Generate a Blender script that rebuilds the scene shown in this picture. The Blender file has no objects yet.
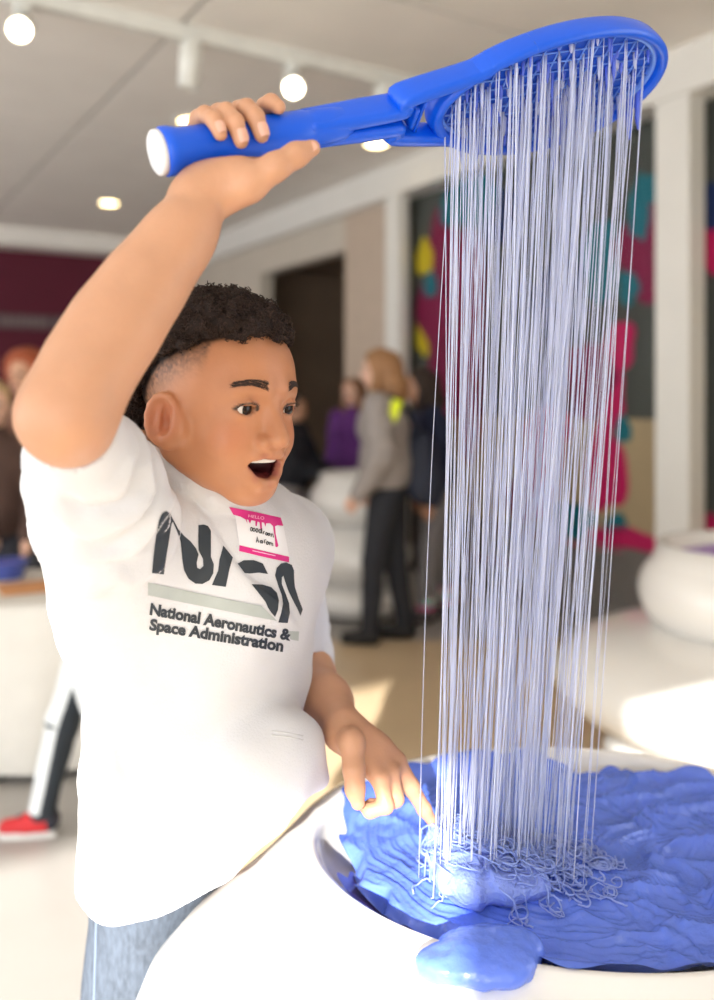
import bpy, bmesh, math, random
import numpy as np
from mathutils import Vector, Matrix
from mathutils.bvhtree import BVHTree

random.seed(7)
rng = np.random.default_rng(7)
scene = bpy.context.scene
COL = scene.collection

# ---------------------------------------------------------------- camera
F_PX, CX, HY, CAMZ = 890.0, 357.0, 400.0, 1.35     # focal length in pixels, principal column, horizon row, eye height
cam_d = bpy.data.cameras.new('camera')
cam = bpy.data.objects.new('camera', cam_d)
COL.objects.link(cam)
cam.location = (0, 0, CAMZ)
cam.rotation_euler = (math.radians(90), 0, 0)
cam_d.sensor_width = 36.0
cam_d.lens = F_PX * 36.0 / 1000.0
cam_d.shift_y = -(500.0 - HY) / 1000.0
cam_d.clip_start = 0.05
cam_d.dof.use_dof = True
cam_d.dof.focus_distance = 0.95
cam_d.dof.aperture_fstop = 2.2
scene.camera = cam

# ---------------------------------------------------------------- light
U2 = Vector((-0.524, 0.852, 0)).normalized()       # room axis: into the depth
V2 = Vector((U2.y, -U2.x, 0))                      # room axis: to the right
world = bpy.data.worlds.new('daylight')
scene.world = world
world.use_nodes = True
bgn = world.node_tree.nodes['Background']
bgn.inputs[0].default_value = (0.93, 0.97, 1.0, 1)
bgn.inputs[1].default_value = 2.3

SUN_DIR = Vector((0.15, 0.99, -0.364)).normalized()
sun_d = bpy.data.lights.new('sun', 'SUN')
sun_d.energy = 9.0
sun_d.angle = math.radians(0.6)
sun_d.color = (1.0, 0.965, 0.91)
sun = bpy.data.objects.new('sun', sun_d)
COL.objects.link(sun)
sun.location = (-1, -6, 4)
sun.rotation_euler = SUN_DIR.to_track_quat('-Z', 'Y').to_euler()

vs = scene.view_settings
vs.view_transform = 'Standard'
vs.look = 'None'
vs.exposure = 0.68
vs.gamma = 1.0
vs.use_curve_mapping = False


def P(px, py, d):
    """point seen at photo pixel (px, py) standing d metres into the room"""
    return Vector(((px - CX) / F_PX * d, d, CAMZ - (py - HY) / F_PX * d))


def PZ(px, py, z):
    """point at photo pixel on the level plane z"""
    return P(px, py, (CAMZ - z) * F_PX / (py - HY))


def RV(u, v, z=0.0):
    return U2 * u + V2 * v + Vector((0, 0, z))


# ---------------------------------------------------------------- materials
def lin(c):
    r = []
    for x in c[:3]:
        x = x / 255.0
        r.append(x / 12.92 if x <= 0.04045 else ((x + 0.055) / 1.055) ** 2.4)
    return (r[0], r[1], r[2], 1.0)


MATS = {}


def mat(name, rgb, rough=0.6, var=0.05, scale=12.0, spec=0.5, coat=0.0, sss=0.0, sss_r=(1, .4, .25), bump=0.0,
        bscale=60.0, emit=0.0, metal=0.0, trans=0.0, attr=None, stretch=None, sheen=0.0):
    if name in MATS:
        return MATS[name]
    m = bpy.data.materials.new(name)
    m.use_nodes = True
    nt = m.node_tree
    b = nt.nodes['Principled BSDF']
    b.inputs['Roughness'].default_value = rough
    b.inputs['Specular IOR Level'].default_value = spec
    b.inputs['Coat Weight'].default_value = coat
    b.inputs['Metallic'].default_value = metal
    b.inputs['Transmission Weight'].default_value = trans
    b.inputs['Sheen Weight'].default_value = sheen
    if sss:
        b.inputs['Subsurface Weight'].default_value = sss
        b.inputs['Subsurface Radius'].default_value = sss_r
        b.inputs['Subsurface Scale'].default_value = 0.008
    tc = nt.nodes.new('ShaderNodeTexCoord')
    src = tc.outputs['Object']
    if stretch:
        mp = nt.nodes.new('ShaderNodeMapping')
        mp.inputs['Scale'].default_value = stretch
        nt.links.new(src, mp.inputs[0])
        src = mp.outputs[0]
    nz = nt.nodes.new('ShaderNodeTexNoise')
    nz.inputs['Scale'].default_value = scale
    nz.inputs['Detail'].default_value = 4
    nt.links.new(src, nz.inputs['Vector'])
    hs = nt.nodes.new('ShaderNodeHueSaturation')
    mr = nt.nodes.new('ShaderNodeMapRange')
    mr.inputs['From Min'].default_value = 0.3
    mr.inputs['From Max'].default_value = 0.7
    mr.inputs['To Min'].default_value = 1 - var
    mr.inputs['To Max'].default_value = 1 + var
    nt.links.new(nz.outputs['Fac'], mr.inputs['Value'])
    nt.links.new(mr.outputs[0], hs.inputs['Value'])
    if attr:
        at = nt.nodes.new('ShaderNodeAttribute')
        at.attribute_name = attr
        nt.links.new(at.outputs['Color'], hs.inputs['Color'])
    else:
        hs.inputs['Color'].default_value = lin(rgb)
    nt.links.new(hs.outputs[0], b.inputs['Base Color'])
    if bump:
        n2 = nt.nodes.new('ShaderNodeTexNoise')
        n2.inputs['Scale'].default_value = bscale
        n2.inputs['Detail'].default_value = 5
        nt.links.new(src, n2.inputs['Vector'])
        bp = nt.nodes.new('ShaderNodeBump')
        bp.inputs['Strength'].default_value = bump
        bp.inputs['Distance'].default_value = 0.01
        nt.links.new(n2.outputs['Fac'], bp.inputs['Height'])
        nt.links.new(bp.outputs[0], b.inputs['Normal'])
    if emit:
        b.inputs['Emission Color'].default_value = lin(rgb)
        b.inputs['Emission Strength'].default_value = emit
    MATS[name] = m
    return m


# ---------------------------------------------------------------- objects
def tag(o, label=None, cat=None, group=None, kind=None):
    if label: o['label'] = label
    if cat: o['category'] = cat
    if group: o['group'] = group
    if kind: o['kind'] = kind
    return o


def empty(name, loc, label=None, cat=None, group=None, rz=0.0):
    o = bpy.data.objects.new(name, None)
    COL.objects.link(o)
    o.location = loc
    o.rotation_euler = (0, 0, rz)
    o.empty_display_size = 0.05
    return tag(o, label, cat, group)


def link(name, me, material=None, parent=None, smooth=True, world=True):
    """mesh given in world coordinates; keeps them when parented"""
    o = bpy.data.objects.new(name, me)
    COL.objects.link(o)
    if material:
        me.materials.append(material)
    if smooth:
        me.polygons.foreach_set('use_smooth', [True] * len(me.polygons))
    if parent:
        o.parent = parent
        if world:
            o.matrix_parent_inverse = wm(parent).inverted()
    return o


def wm(o):
    m = Matrix.LocRotScale(o.location, o.rotation_euler, o.scale)
    if o.parent:
        return wm(o.parent) @ o.matrix_parent_inverse @ m
    return m


def mesh(verts, faces):
    me = bpy.data.meshes.new('mesh')
    me.from_pydata([tuple(v) for v in verts], [], [tuple(int(i) for i in f) for f in faces])
    me.update()
    return me


class MB:
    def __init__(s):
        s.v = []; s.f = []

    def add(s, vs, fs):
        n = len(s.v)
        s.v += [Vector(v) for v in vs]
        s.f += [tuple(i + n for i in f) for f in fs]
        return s

    def box(s, lo, hi, M=None):
        x0, y0, z0 = lo; x1, y1, z1 = hi
        vs = [Vector(p) for p in ((x0, y0, z0), (x1, y0, z0), (x1, y1, z0), (x0, y1, z0), (x0, y0, z1), (x1, y0, z1), (x1, y1, z1), (x0, y1, z1))]
        if M: vs = [M @ v for v in vs]
        return s.add(vs, [(0, 3, 2, 1), (4, 5, 6, 7), (0, 1, 5, 4), (1, 2, 6, 5), (2, 3, 7, 6), (3, 0, 4, 7)])

    def tube(s, pts, rad, n=8, cap=True, closed=False):
        pts = [Vector(p) for p in pts]
        m = len(pts)
        if not hasattr(rad, '__len__'): rad = [rad] * m
        vs = []
        ref = None
        for i, p in enumerate(pts):
            if closed:
                t = pts[(i + 1) % m] - pts[(i - 1) % m]
            else:
                t = pts[min(i + 1, m - 1)] - pts[max(i - 1, 0)]
            t.normalize()
            if ref is None:
                ref = Vector((0, 0, 1)) if abs(t.z) < .9 else Vector((1, 0, 0))
            a = (ref - t * ref.dot(t))
            if a.length < 1e-6: a = t.orthogonal()
            a.normalize(); ref = a
            b = t.cross(a)
            for k in range(n):
                an = 2 * math.pi * k / n
                vs.append(p + (a * math.cos(an) + b * math.sin(an)) * rad[i])
        fs = []
        for i in range(m if closed else m - 1):
            j = (i + 1) % m
            for k in range(n):
                fs.append((i * n + k, i * n + (k + 1) % n, j * n + (k + 1) % n, j * n + k))
        if cap and not closed:
            fs.append(tuple(range(n - 1, -1, -1)))
            fs.append(tuple((m - 1) * n + k for k in range(n)))
        return s.add(vs, fs)

    def sweep(s, pts, frames, prof, closed=False):
        """prof: list of (a,b) ; frames: list of (A,B) vectors per point"""
        n = len(prof); m = len(pts)
        vs = []
        for i in range(m):
            pr = prof[i] if isinstance(prof[0][0], (tuple, list)) else prof
            A, B = frames[i]
            for (x, y) in pr:
                vs.append(Vector(pts[i]) + A * x + B * y)
        n = len(pr)
        fs = []
        for i in range(m if closed else m - 1):
            j = (i + 1) % m
            for k in range(n):
                fs.append((i * n + k, i * n + (k + 1) % n, j * n + (k + 1) % n, j * n + k))
        if not closed:
            fs.append(tuple(range(n - 1, -1, -1)))
            fs.append(tuple((m - 1) * n + k for k in range(n)))
        return s.add(vs, fs)

    def lathe(s, prof, n=48, c=(0, 0, 0), g=None, M=None):
        c = Vector(c)
        vs = []
        for (r, z) in prof:
            for k in range(n):
                a = 2 * math.pi * k / n
                rr = g(a, r, z) if g else r
                p = Vector((rr * math.cos(a), rr * math.sin(a), z))
                if M: p = M @ p
                vs.append(p + c)
        fs = []
        for i in range(len(prof) - 1):
            for k in range(n):
                fs.append((i * n + k, i * n + (k + 1) % n, (i + 1) * n + (k + 1) % n, (i + 1) * n + k))
        fs.append(tuple(range(n - 1, -1, -1)))
        fs.append(tuple((len(prof) - 1) * n + k for k in range(n)))
        return s.add(vs, fs)

    def build(s, name, material, parent=None, smooth=False, world=True, bevel=0.0):
        me = mesh(s.v, s.f)
        bm = bmesh.new(); bm.from_mesh(me)
        bmesh.ops.recalc_face_normals(bm, faces=bm.faces)
        if bevel:
            bmesh.ops.bevel(bm, geom=list(bm.edges), offset=bevel, segments=2, affect='EDGES', profile=.7)
        bm.to_mesh(me); bm.free()
        o = link(name, me, material, parent, smooth, world)
        if smooth == 'auto':
            me.polygons.foreach_set('use_smooth', [True] * len(me.polygons))
        return o


def spline(pts, n):
    """Catmull-Rom through pts"""
    pts = [Vector(p) for p in pts]
    out = []
    m = len(pts) - 1
    for i in range(n):
        t = i / (n - 1) * m
        k = min(int(t), m - 1); f = t - k
        p0 = pts[max(k - 1, 0)]; p1 = pts[k]; p2 = pts[k + 1]; p3 = pts[min(k + 2, m)]
        out.append(0.5 * ((2 * p1) + (p2 - p0) * f + (2 * p0 - 5 * p1 + 4 * p2 - p3) * f * f + (3 * p1 - p0 - 3 * p2 + p3) * f ** 3))
    return out


# ---------------------------------------------------------------- noise (numpy)
_perm = np.random.default_rng(3).random((64, 64, 64)).astype(np.float32)


def vnoise(p):
    p = np.asarray(p, dtype=np.float32)
    i = np.floor(p).astype(np.int64)
    f = p - i
    f = f * f * (3 - 2 * f)
    r = 0
    for dx in (0, 1):
        for dy in (0, 1):
            for dz in (0, 1):
                w = (f[..., 0] if dx else 1 - f[..., 0]) * (f[..., 1] if dy else 1 - f[..., 1]) * (f[..., 2] if dz else 1 - f[..., 2])
                r = r + w * _perm[(i[..., 0] + dx) & 63, (i[..., 1] + dy) & 63, (i[..., 2] + dz) & 63]
    return r * 2 - 1


def fbm(p, o=3):
    r = 0; a = 1.0
    for k in range(o):
        r = r + a * vnoise(p * (2.03 ** k) + 11.3 * k); a *= 0.5
    return r


# ---------------------------------------------------------------- sculpting with distance fields
def A3(v):
    return np.array([v[0], v[1], v[2]], dtype=np.float32)


class Sculpt:
    """ordered smooth unions / cuts of simple solids, meshed as one continuous surface"""
    def __init__(s):
        s.ops = []
        s.frame = None

    def setframe(s, O=None, R=None):
        s.frame = None if O is None else (A3(O), np.array(R, dtype=np.float32))   # R columns = local axes

    def _w(s, fn, c, r):
        if s.frame is None:
            return fn, A3(c), r
        O, R = s.frame
        return (lambda p: fn((p - O) @ R)), O + R @ A3(c), r

    def _put(s, mode, fn, c, r, k):
        fn, c, r = s._w(fn, c, r)
        s.ops.append((mode, fn, c, r, k))

    def cone(s, a, b, r1, r2, k=0.01, mode='u'):
        a, b = A3(a), A3(b)
        ab = b - a; L = float(ab @ ab) + 1e-12

        def fn(p):
            q = p - a
            t = np.clip(q @ ab / L, 0, 1)
            return np.sqrt(((q - t[..., None] * ab) ** 2).sum(-1)) - (r1 + (r2 - r1) * t)
        s._put(mode, fn, (a + b) / 2, math.sqrt(L) / 2 + max(r1, r2), k)

    def chain(s, pts, rs, k=0.008, mode='u'):
        for i in range(len(pts) - 1):
            s.cone(pts[i], pts[i + 1], rs[i], rs[i + 1], k, mode)

    def ell(s, c, r, k=0.01, mode='u', axes=None):
        c = A3(c)
        rr = np.array(r, dtype=np.float32)
        Rm = None if axes is None else np.array([[a[0], a[1], a[2]] for a in axes], dtype=np.float32).T

        def fn(p):
            q = p - c
            if Rm is not None: q = q @ Rm
            k0 = np.sqrt(((q / rr) ** 2).sum(-1))
            k1 = np.sqrt(((q / (rr * rr)) ** 2).sum(-1)) + 1e-9
            return k0 * (k0 - 1) / k1
        s._put(mode, fn, c, float(rr.max()), k)

    def plane(s, pt, n, k=0.005, mode='s'):
        """cut away the side the normal points to"""
        pt, n = A3(pt), A3(n)
        n = n / np.linalg.norm(n)
        s._put(mode, lambda p: -((p - pt) @ n) if mode == 's' else (p - pt) @ n, pt, 1e3, k)

    def fn(s, fn, c, r, k=0.005, mode='u'):
        s._put(mode, fn, c, r, k)

    def disp(s, fn, c, r):
        """d += fn(p)"""
        s._put('d', fn, c, r, 0)

    @staticmethod
    def _apply(mode, d, e, k):
        if mode == 'u':
            if k <= 0: return np.minimum(d, e)
            h = np.clip(k - np.abs(d - e), 0, None) / k
            return np.minimum(d, e) - h * h * k * 0.25
        if mode == 's':
            e = -e
        if mode in 'si':
            if k <= 0: return np.maximum(d, e)
            h = np.clip(k - np.abs(d - e), 0, None) / k
            return np.maximum(d, e) + h * h * k * 0.25
        return d + e

    def eval(s, pts):
        d = np.full(pts.shape[:-1], 1.0, dtype=np.float32)
        for (m, fn, c, r, k) in s.ops:
            d = s._apply(m, d, fn(pts), k)
        return d

    def mesh(s, lo, hi, h, B=10, slack=1.0, relax=1):
        lo = A3(lo); hi = A3(hi)
        nb = np.ceil((hi - lo) / (h * B)).astype(int)
        n = nb * B
        ii = np.stack(np.meshgrid(*[np.arange(q) for q in nb], indexing='ij'), -1).reshape(-1, 3)
        cen = lo + (ii * B + (B - 1) / 2) * h
        half = math.sqrt(3) * B * h / 2
        dc = s.eval(cen.astype(np.float32))
        near = np.abs(dc) < half * 1.25 + 0.012 * slack
        D = np.empty(tuple(n), dtype=np.float32)
        for b, v in zip(ii[~near], dc[~near]):
            D[b[0] * B:(b[0] + 1) * B, b[1] * B:(b[1] + 1) * B, b[2] * B:(b[2] + 1) * B] = v
        bi = ii[near]; bc = cen[near]
        loc = np.stack(np.meshgrid(*[np.arange(B)] * 3, indexing='ij'), -1).reshape(-1, 3)
        CH = 400
        for c0 in range(0, len(bi), CH):
            b_ = bi[c0:c0 + CH]; cc = bc[c0:c0 + CH]
            pts = (lo + ((b_ * B)[:, None, :] + loc[None]) * h).astype(np.float32)
            d = np.full(pts.shape[:-1], 1.0, dtype=np.float32)
            for (m, fn, c, r, k) in s.ops:
                sel = np.sqrt(((cc - c) ** 2).sum(-1)) < r + half + max(k, 0.0) + 0.01
                if sel.all():
                    d = s._apply(m, d, fn(pts), k)
                elif sel.any():
                    d[sel] = s._apply(m, d[sel], fn(pts[sel]), k)
            for q in range(len(b_)):
                b = b_[q]
                D[b[0] * B:(b[0] + 1) * B, b[1] * B:(b[1] + 1) * B, b[2] * B:(b[2] + 1) * B] = d[q].reshape(B, B, B)
        V, Fq = surface_nets(D, lo, h)
        return V, Fq


def surface_nets(D, lo, h):
    S = D < 0
    def sl(dx, dy, dz):
        return (slice(dx, D.shape[0] - 1 + dx), slice(dy, D.shape[1] - 1 + dy), slice(dz, D.shape[2] - 1 + dz))
    cnt = np.zeros(tuple(q - 1 for q in D.shape), dtype=np.uint8)
    for dx in (0, 1):
        for dy in (0, 1):
            for dz in (0, 1):
                cnt += S[sl(dx, dy, dz)]
    act = (cnt > 0) & (cnt < 8)
    ci = np.argwhere(act)
    idx = np.full(cnt.shape, -1, dtype=np.int32)
    idx[act] = np.arange(len(ci), dtype=np.int32)
    acc = np.zeros((len(ci), 3)); num = np.zeros(len(ci))
    corners = [(a, b, c) for a in (0, 1) for b in (0, 1) for c in (0, 1)]
    vals = {c: D[ci[:, 0] + c[0], ci[:, 1] + c[1], ci[:, 2] + c[2]] for c in corners}
    for c in corners:
        for ax in range(3):
            if c[ax] == 0:
                e = list(c); e[ax] = 1; e = tuple(e)
                a, b = vals[c], vals[e]
                m = (a < 0) != (b < 0)
                t = np.where(m, a / np.where(a - b == 0, 1, a - b), 0)
                p = np.tile(np.array(c, dtype=float), (len(ci), 1))
                p[:, ax] = t
                acc[m] += p[m]; num[m] += 1
    V = lo + (ci + acc / np.maximum(num, 1)[:, None]) * h
    faces = []
    for ax in range(3):
        o1, o2 = [(1, 2), (2, 0), (0, 1)][ax]
        sh = [slice(None)] * 3
        a = [slice(1, -1)] * 3; b = [slice(1, -1)] * 3
        a[ax] = slice(0, -1); b[ax] = slice(1, None)
        A, Bv = S[tuple(a)], S[tuple(b)]
        e = np.argwhere(A != Bv)
        if len(e) == 0: continue
        flip = A[e[:, 0], e[:, 1], e[:, 2]]
        g = e.copy()
        for q in range(3):
            if q != ax: g[:, q] += 1
        def cell(d1, d2):
            c = g.copy(); c[:, o1] -= d1; c[:, o2] -= d2
            return idx[c[:, 0], c[:, 1], c[:, 2]]
        q = np.stack([cell(1, 1), cell(0, 1), cell(0, 0), cell(1, 0)], -1)
        q[~flip] = q[~flip][:, ::-1]
        faces.append(q)
    Fq = np.concatenate(faces)
    Fq = Fq[(Fq >= 0).all(1)]
    return V, Fq


def npmesh(V, Fq):
    me = bpy.data.meshes.new('mesh')
    me.vertices.add(len(V))
    me.vertices.foreach_set('co', np.asarray(V, dtype=np.float32).ravel())
    k = Fq.shape[1]
    me.loops.add(len(Fq) * k)
    me.loops.foreach_set('vertex_index', Fq.astype(np.int32).ravel())
    me.polygons.add(len(Fq))
    me.polygons.foreach_set('loop_start', np.arange(0, len(Fq) * k, k, dtype=np.int32))
    me.polygons.foreach_set('loop_total', np.full(len(Fq), k, dtype=np.int32))
    me.update(calc_edges=True)
    me.validate()
    return me


def setcol(me, rgb):
    at = me.color_attributes.new('Col', 'FLOAT_COLOR', 'POINT')
    c = np.ones((len(me.vertices), 4), dtype=np.float32)
    c[:, :3] = rgb
    at.data.foreach_set('color', c.ravel())


def sst(a, b, x):
    t = np.clip((x - a) / (b - a), 0, 1)
    return t * t * (3 - 2 * t)


def laplace(V, Fq, it=2, f=0.5):
    V = V.copy()
    e = np.concatenate([Fq[:, [0, 1]], Fq[:, [1, 2]], Fq[:, [2, 3]], Fq[:, [3, 0]]])
    n = len(V)
    deg = np.bincount(e.ravel(), minlength=n).astype(float)
    for _ in range(it):
        acc = np.stack([np.bincount(e[:, 0], V[e[:, 1], q], n) + np.bincount(e[:, 1], V[e[:, 0], q], n) for q in range(3)], -1)
        V += f * (acc / np.maximum(deg, 1)[:, None] - V)
    return V

# ================================================================ the room
H = 3.2
VR, UB, UF, VL = 3.98, 10.39, -2.2, -6.0           # right wall, back wall, window front behind the viewer, left end
RM = Matrix(((U2.x, V2.x, 0, 0), (U2.y, V2.y, 0, 0), (0, 0, 1, 0), (0, 0, 0, 1)))   # room (u,v,z) -> world


def rbox(u0, u1, v0, v1, z0, z1):
    return MB().box((u0, v0, z0), (u1, v1, z1), RM)


def wall_u(px):
    k = (px - CX) / F_PX
    return (VR * V2.x - VR * V2.y * k) / (-U2.x + U2.y * k)


m_ceil = mat('ceiling_paint', (238, 233, 226), .85, .03, 3)
m_cream = mat('cream_paint', (205, 196, 182), .8, .03, 4)
m_white = mat('white_paint', (232, 230, 224), .55, .02, 4)
m_dark = mat('dark_brown_room', (124, 104, 86), .8, .1, 2)
m_maroon = mat('maroon_paint', (88, 8, 38), .7, .06, 3)

# floor: warm pale boards near, grey concrete further back
m_floor = mat('floor_finish', (214, 192, 160), .32, .05, 2.0)
nt = m_floor.node_tree
hs = [n for n in nt.nodes if n.type == 'HUE_SAT'][0]
tc = [n for n in nt.nodes if n.type == 'TEX_COORD'][0]
sx = nt.nodes.new('ShaderNodeSeparateXYZ'); nt.links.new(tc.outputs['Object'], sx.inputs[0])
gt = nt.nodes.new('ShaderNodeMapRange')
gt.inputs['From Min'].default_value = 4.95; gt.inputs['From Max'].default_value = 5.05
nt.links.new(sx.outputs['Y'], gt.inputs['Value'])
gl = nt.nodes.new('ShaderNodeMapRange')            # grey concrete also runs along the left side of the room
gl.inputs['From Min'].default_value = -0.55; gl.inputs['From Max'].default_value = -0.62
nt.links.new(sx.outputs['X'], gl.inputs['Value'])
mxm = nt.nodes.new('ShaderNodeMath'); mxm.operation = 'MAXIMUM'
nt.links.new(gt.outputs[0], mxm.inputs[0]); nt.links.new(gl.outputs[0], mxm.inputs[1])
mx = nt.nodes.new('ShaderNodeMix'); mx.data_type = 'RGBA'
mx.inputs['A'].default_value = lin((222, 198, 162)); mx.inputs['B'].default_value = lin((176, 172, 167))
nt.links.new(mxm.outputs[0], mx.inputs['Factor']); nt.links.new(mx.outputs['Result'], hs.inputs['Color'])
fl = rbox(UF - .3, UB + .2, VL - .2, VR + .2, -0.1, 0.0).build('floor', m_floor)
tag(fl, 'pale warm floor turning to grey concrete towards the back', kind='structure')

# ceiling slab with separate panels below it, joints left open
ce = rbox(UF - .3, UB + .2, VL - .2, VR + .2, H + .03, H + .2).build('ceiling', mat('ceiling_joint', (96, 92, 88), .9))
tag(ce, 'off white panelled ceiling with dark joints', kind='structure')
vj = [VL, -4.4, -1.42, 1.56, VR]
uj = [UF, 0.6, 3.4, 6.2, 9.0, UB]
for i in range(len(vj) - 1):
    for j in range(len(uj) - 1):
        rbox(uj[j] + .012, uj[j + 1] - .012, vj[i] + .014, vj[i + 1] - .014, H, H + .03).build('ceiling_panel', m_ceil, ce)

# back wall, maroon, with a soffit
wb = rbox(UB, UB + .15, VL, VR, 0, H).build('wall_back', m_maroon)
tag(wb, 'deep maroon back wall with a grey strip', kind='structure')
rbox(UB - .35, UB, VL, VR, 3.02, H).build('soffit', m_ceil, wb)
strip = rbox(UB - .03, UB, VL, VR - .2, 2.14, 2.30).build('strip', mat('strip_grey', (92, 72, 76), .7), wb)
for i in range(40):
    v = 1.2 + i * .065
    if i % 9 == 8: continue
    rbox(UB - .045, UB - .03, v, v + .035, 2.17, 2.27).build('ridge', mat('strip_ridge', (134, 116, 116), .6), strip)

# right wall: cream end, dark doorway, beige pier, then glazed bays with a painted mural behind
wr = rbox(wall_u(260), UB, VR, VR + .15, 0, 2.95).build('wall_right', m_cream)
tag(wr, 'cream side wall with a dark doorway and glazed bays', kind='structure')
rbox(wall_u(345), wall_u(260), VR, VR + .15, 2.66, 2.95).build('lintel', m_cream, wr)
rbox(wall_u(385), wall_u(345), VR, VR + .15, 0, 2.95).build('pier', mat('beige_paint', (196, 178, 160), .8), wr)
bm = rbox(-.5, UB, VR - .10, VR + .15, 2.95, H).build('trim_1', m_white)
tag(bm, 'long white beam running above the glazed bays', kind='structure')
# dark room behind the doorway
dr = MB()
dr.box((wall_u(360), VR + 1.8, 0), (wall_u(240), VR + 1.9, 2.8), RM)
dr.box((wall_u(240), VR + .15, 0), (wall_u(240) + .1, VR + 1.9, 2.8), RM)
dr.box((wall_u(360) - .1, VR + .15, 0), (wall_u(360), VR + 1.9, 2.8), RM)
dr.box((wall_u(360), VR + .15, 2.8), (wall_u(240), VR + 1.9, 2.9), RM)
dr.box((wall_u(360), VR + .15, -.1), (wall_u(240), VR + 1.9, 0), RM)
tag(dr.build('wall_doorway', m_dark), 'dark brown recess seen through the doorway', kind='structure')

# columns
def at_u(px, v):
    k = (px - CX) / F_PX
    return (v * V2.x - v * V2.y * k) / (-U2.x + U2.y * k)


for nm_, px0, px1, dv, lab in (('trim_2', 385, 399, .10, 'slim white column beside the beige pier'), ('trim_4', 655, 689, .13, 'broad white square column in front of the glazed bays')):
    v0 = VR - .09
    c = rbox(at_u(px1, v0), at_u(px0, v0), v0, v0 + dv, 0, 2.95).build(nm_, m_white, bevel=.006)
    tag(c, lab, kind='structure')
tag(rbox(-.5, -.2, VR - .09, VR + .1, 0, 2.95).build('trim_3', m_white), 'white column at the near end of the glazed bays', kind='structure')

# mural panel behind the bays, flat painted shapes a few millimetres proud
VM = VR + .10
mural = rbox(-.5, wall_u(380), VM, VM + .05, 0, 2.95).build('wall_mural', mat('mural_ground', (74, 78, 74), .6, .08, 1.2))
tag(mural, 'dark grey green panel painted with magenta and teal shapes', kind='structure')
rbox(-.5, wall_u(405), VM - .004, VM, 0.0, .52).build('dado', mat('mural_grey', (122, 116, 112), .6), mural)
rbox(wall_u(660), wall_u(405), VM - .003, VM, .52, 1.24).build('tan_field', mat('mural_tan', (176, 156, 122), .6, .06, 2), mural)
rbox(-.5, wall_u(720), VM - .003, VM, .52, 1.9).build('tan_field', mat('mural_tan2', (150, 132, 112), .6, .06, 2), mural)
m_mag = mat('mural_magenta', (196, 22, 92), .55)
m_mar = mat('mural_maroon', (128, 14, 66), .55)
m_teal = mat('mural_teal', (16, 112, 128), .55)
m_yel = mat('mural_yellow', (206, 184, 30), .55)
m_navy = mat('mural_navy', (22, 44, 92), .55)


def on_mural(px, py):
    u = wall_u(px) * VM / VR
    k = (px - CX) / F_PX
    u = (VM * V2.x - VM * V2.y * k) / (-U2.x + U2.y * k)
    w = RV(u, VM)
    return u, CAMZ - (py - HY) / F_PX * w.y


def blob(px, py, rpx, rpy, m, wob=.12, lay=0):
    u, z = on_mural(px, py)
    u1, z1 = on_mural(px + rpx, py + rpy)
    ru, rz = abs(u1 - u), abs(z1 - z)
    vs = []
    ph = random.random() * 6
    n = 28
    for k in range(n):
        a = 2 * math.pi * k / n
        q = 1 + wob * math.sin(3 * a + ph) + wob * .6 * math.sin(5 * a + 2 * ph)
        vs.append((u + ru * q * math.cos(a), z + rz * q * math.sin(a)))
    mb = MB()
    v0 = VM - .006 - .003 * lay; v1 = VM
    pts = [RM @ Vector((a, v0, b)) for a, b in vs] + [RM @ Vector((a, v1, b)) for a, b in vs]
    mb.add(pts, [tuple(range(n))] + [(k, (k + 1) % n, n + (k + 1) % n, n + k) for k in range(n)])
    return mb.build('painted_shape', m, mural)


for i, a in enumerate([(446, 240, 16, 40, m_mar), (440, 310, 22, 48, m_mar), (444, 385, 20, 46, m_mar), (470, 340, 16, 120, m_mar),
          (426, 258, 8, 16, m_yel), (424, 330, 7, 26, m_yel), (425, 400, 7, 18, m_yel), (432, 285, 7, 12, m_teal),
          (500, 215, 24, 22, m_navy), (470, 200, 30, 20, m_teal), (652, 206, 22, 30, m_teal), (654, 250, 38, 46, m_mar), (640, 210, 10, 30, m_teal),
          (630, 288, 10, 16, m_teal), (622, 345, 14, 24, m_mag), (612, 400, 14, 30, m_mag), (606, 470, 22, 46, m_mag), (590, 380, 26, 40, m_mar),
          (624, 430, 8, 14, m_teal), (618, 526, 12, 14, m_teal), (575, 520, 20, 22, m_teal), (548, 440, 22, 40, m_mag), (540, 480, 18, 40, m_mag),
          (520, 500, 16, 24, m_mar), (560, 300, 26, 40, m_navy), (600, 260, 18, 40, m_teal),
          (712, 245, 16, 26, m_mag), (716, 205, 18, 20, m_navy), (560, 540, 70, 12, m_mag), (625, 538, 40, 18, m_mag), (713, 528, 22, 16, m_mag), (490, 560, 40, 12, m_mar)]):
    blob(*a, lay=i % 5)
# glass panes in the bays
m_glass = mat('bay_glass', (255, 255, 255), .02, 0, 4, trans=1.0)
m_glass.node_tree.nodes['Principled BSDF'].inputs['IOR'].default_value = 1.05
for px0, px1 in ((654, 406),):
    g = rbox(wall_u(px0), wall_u(px1), VR - .03, VR - .022, 0.05, 2.95).build('window_1', m_glass)
    tag(g, 'tall clear glass pane between the two white columns', kind='structure')

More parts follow.
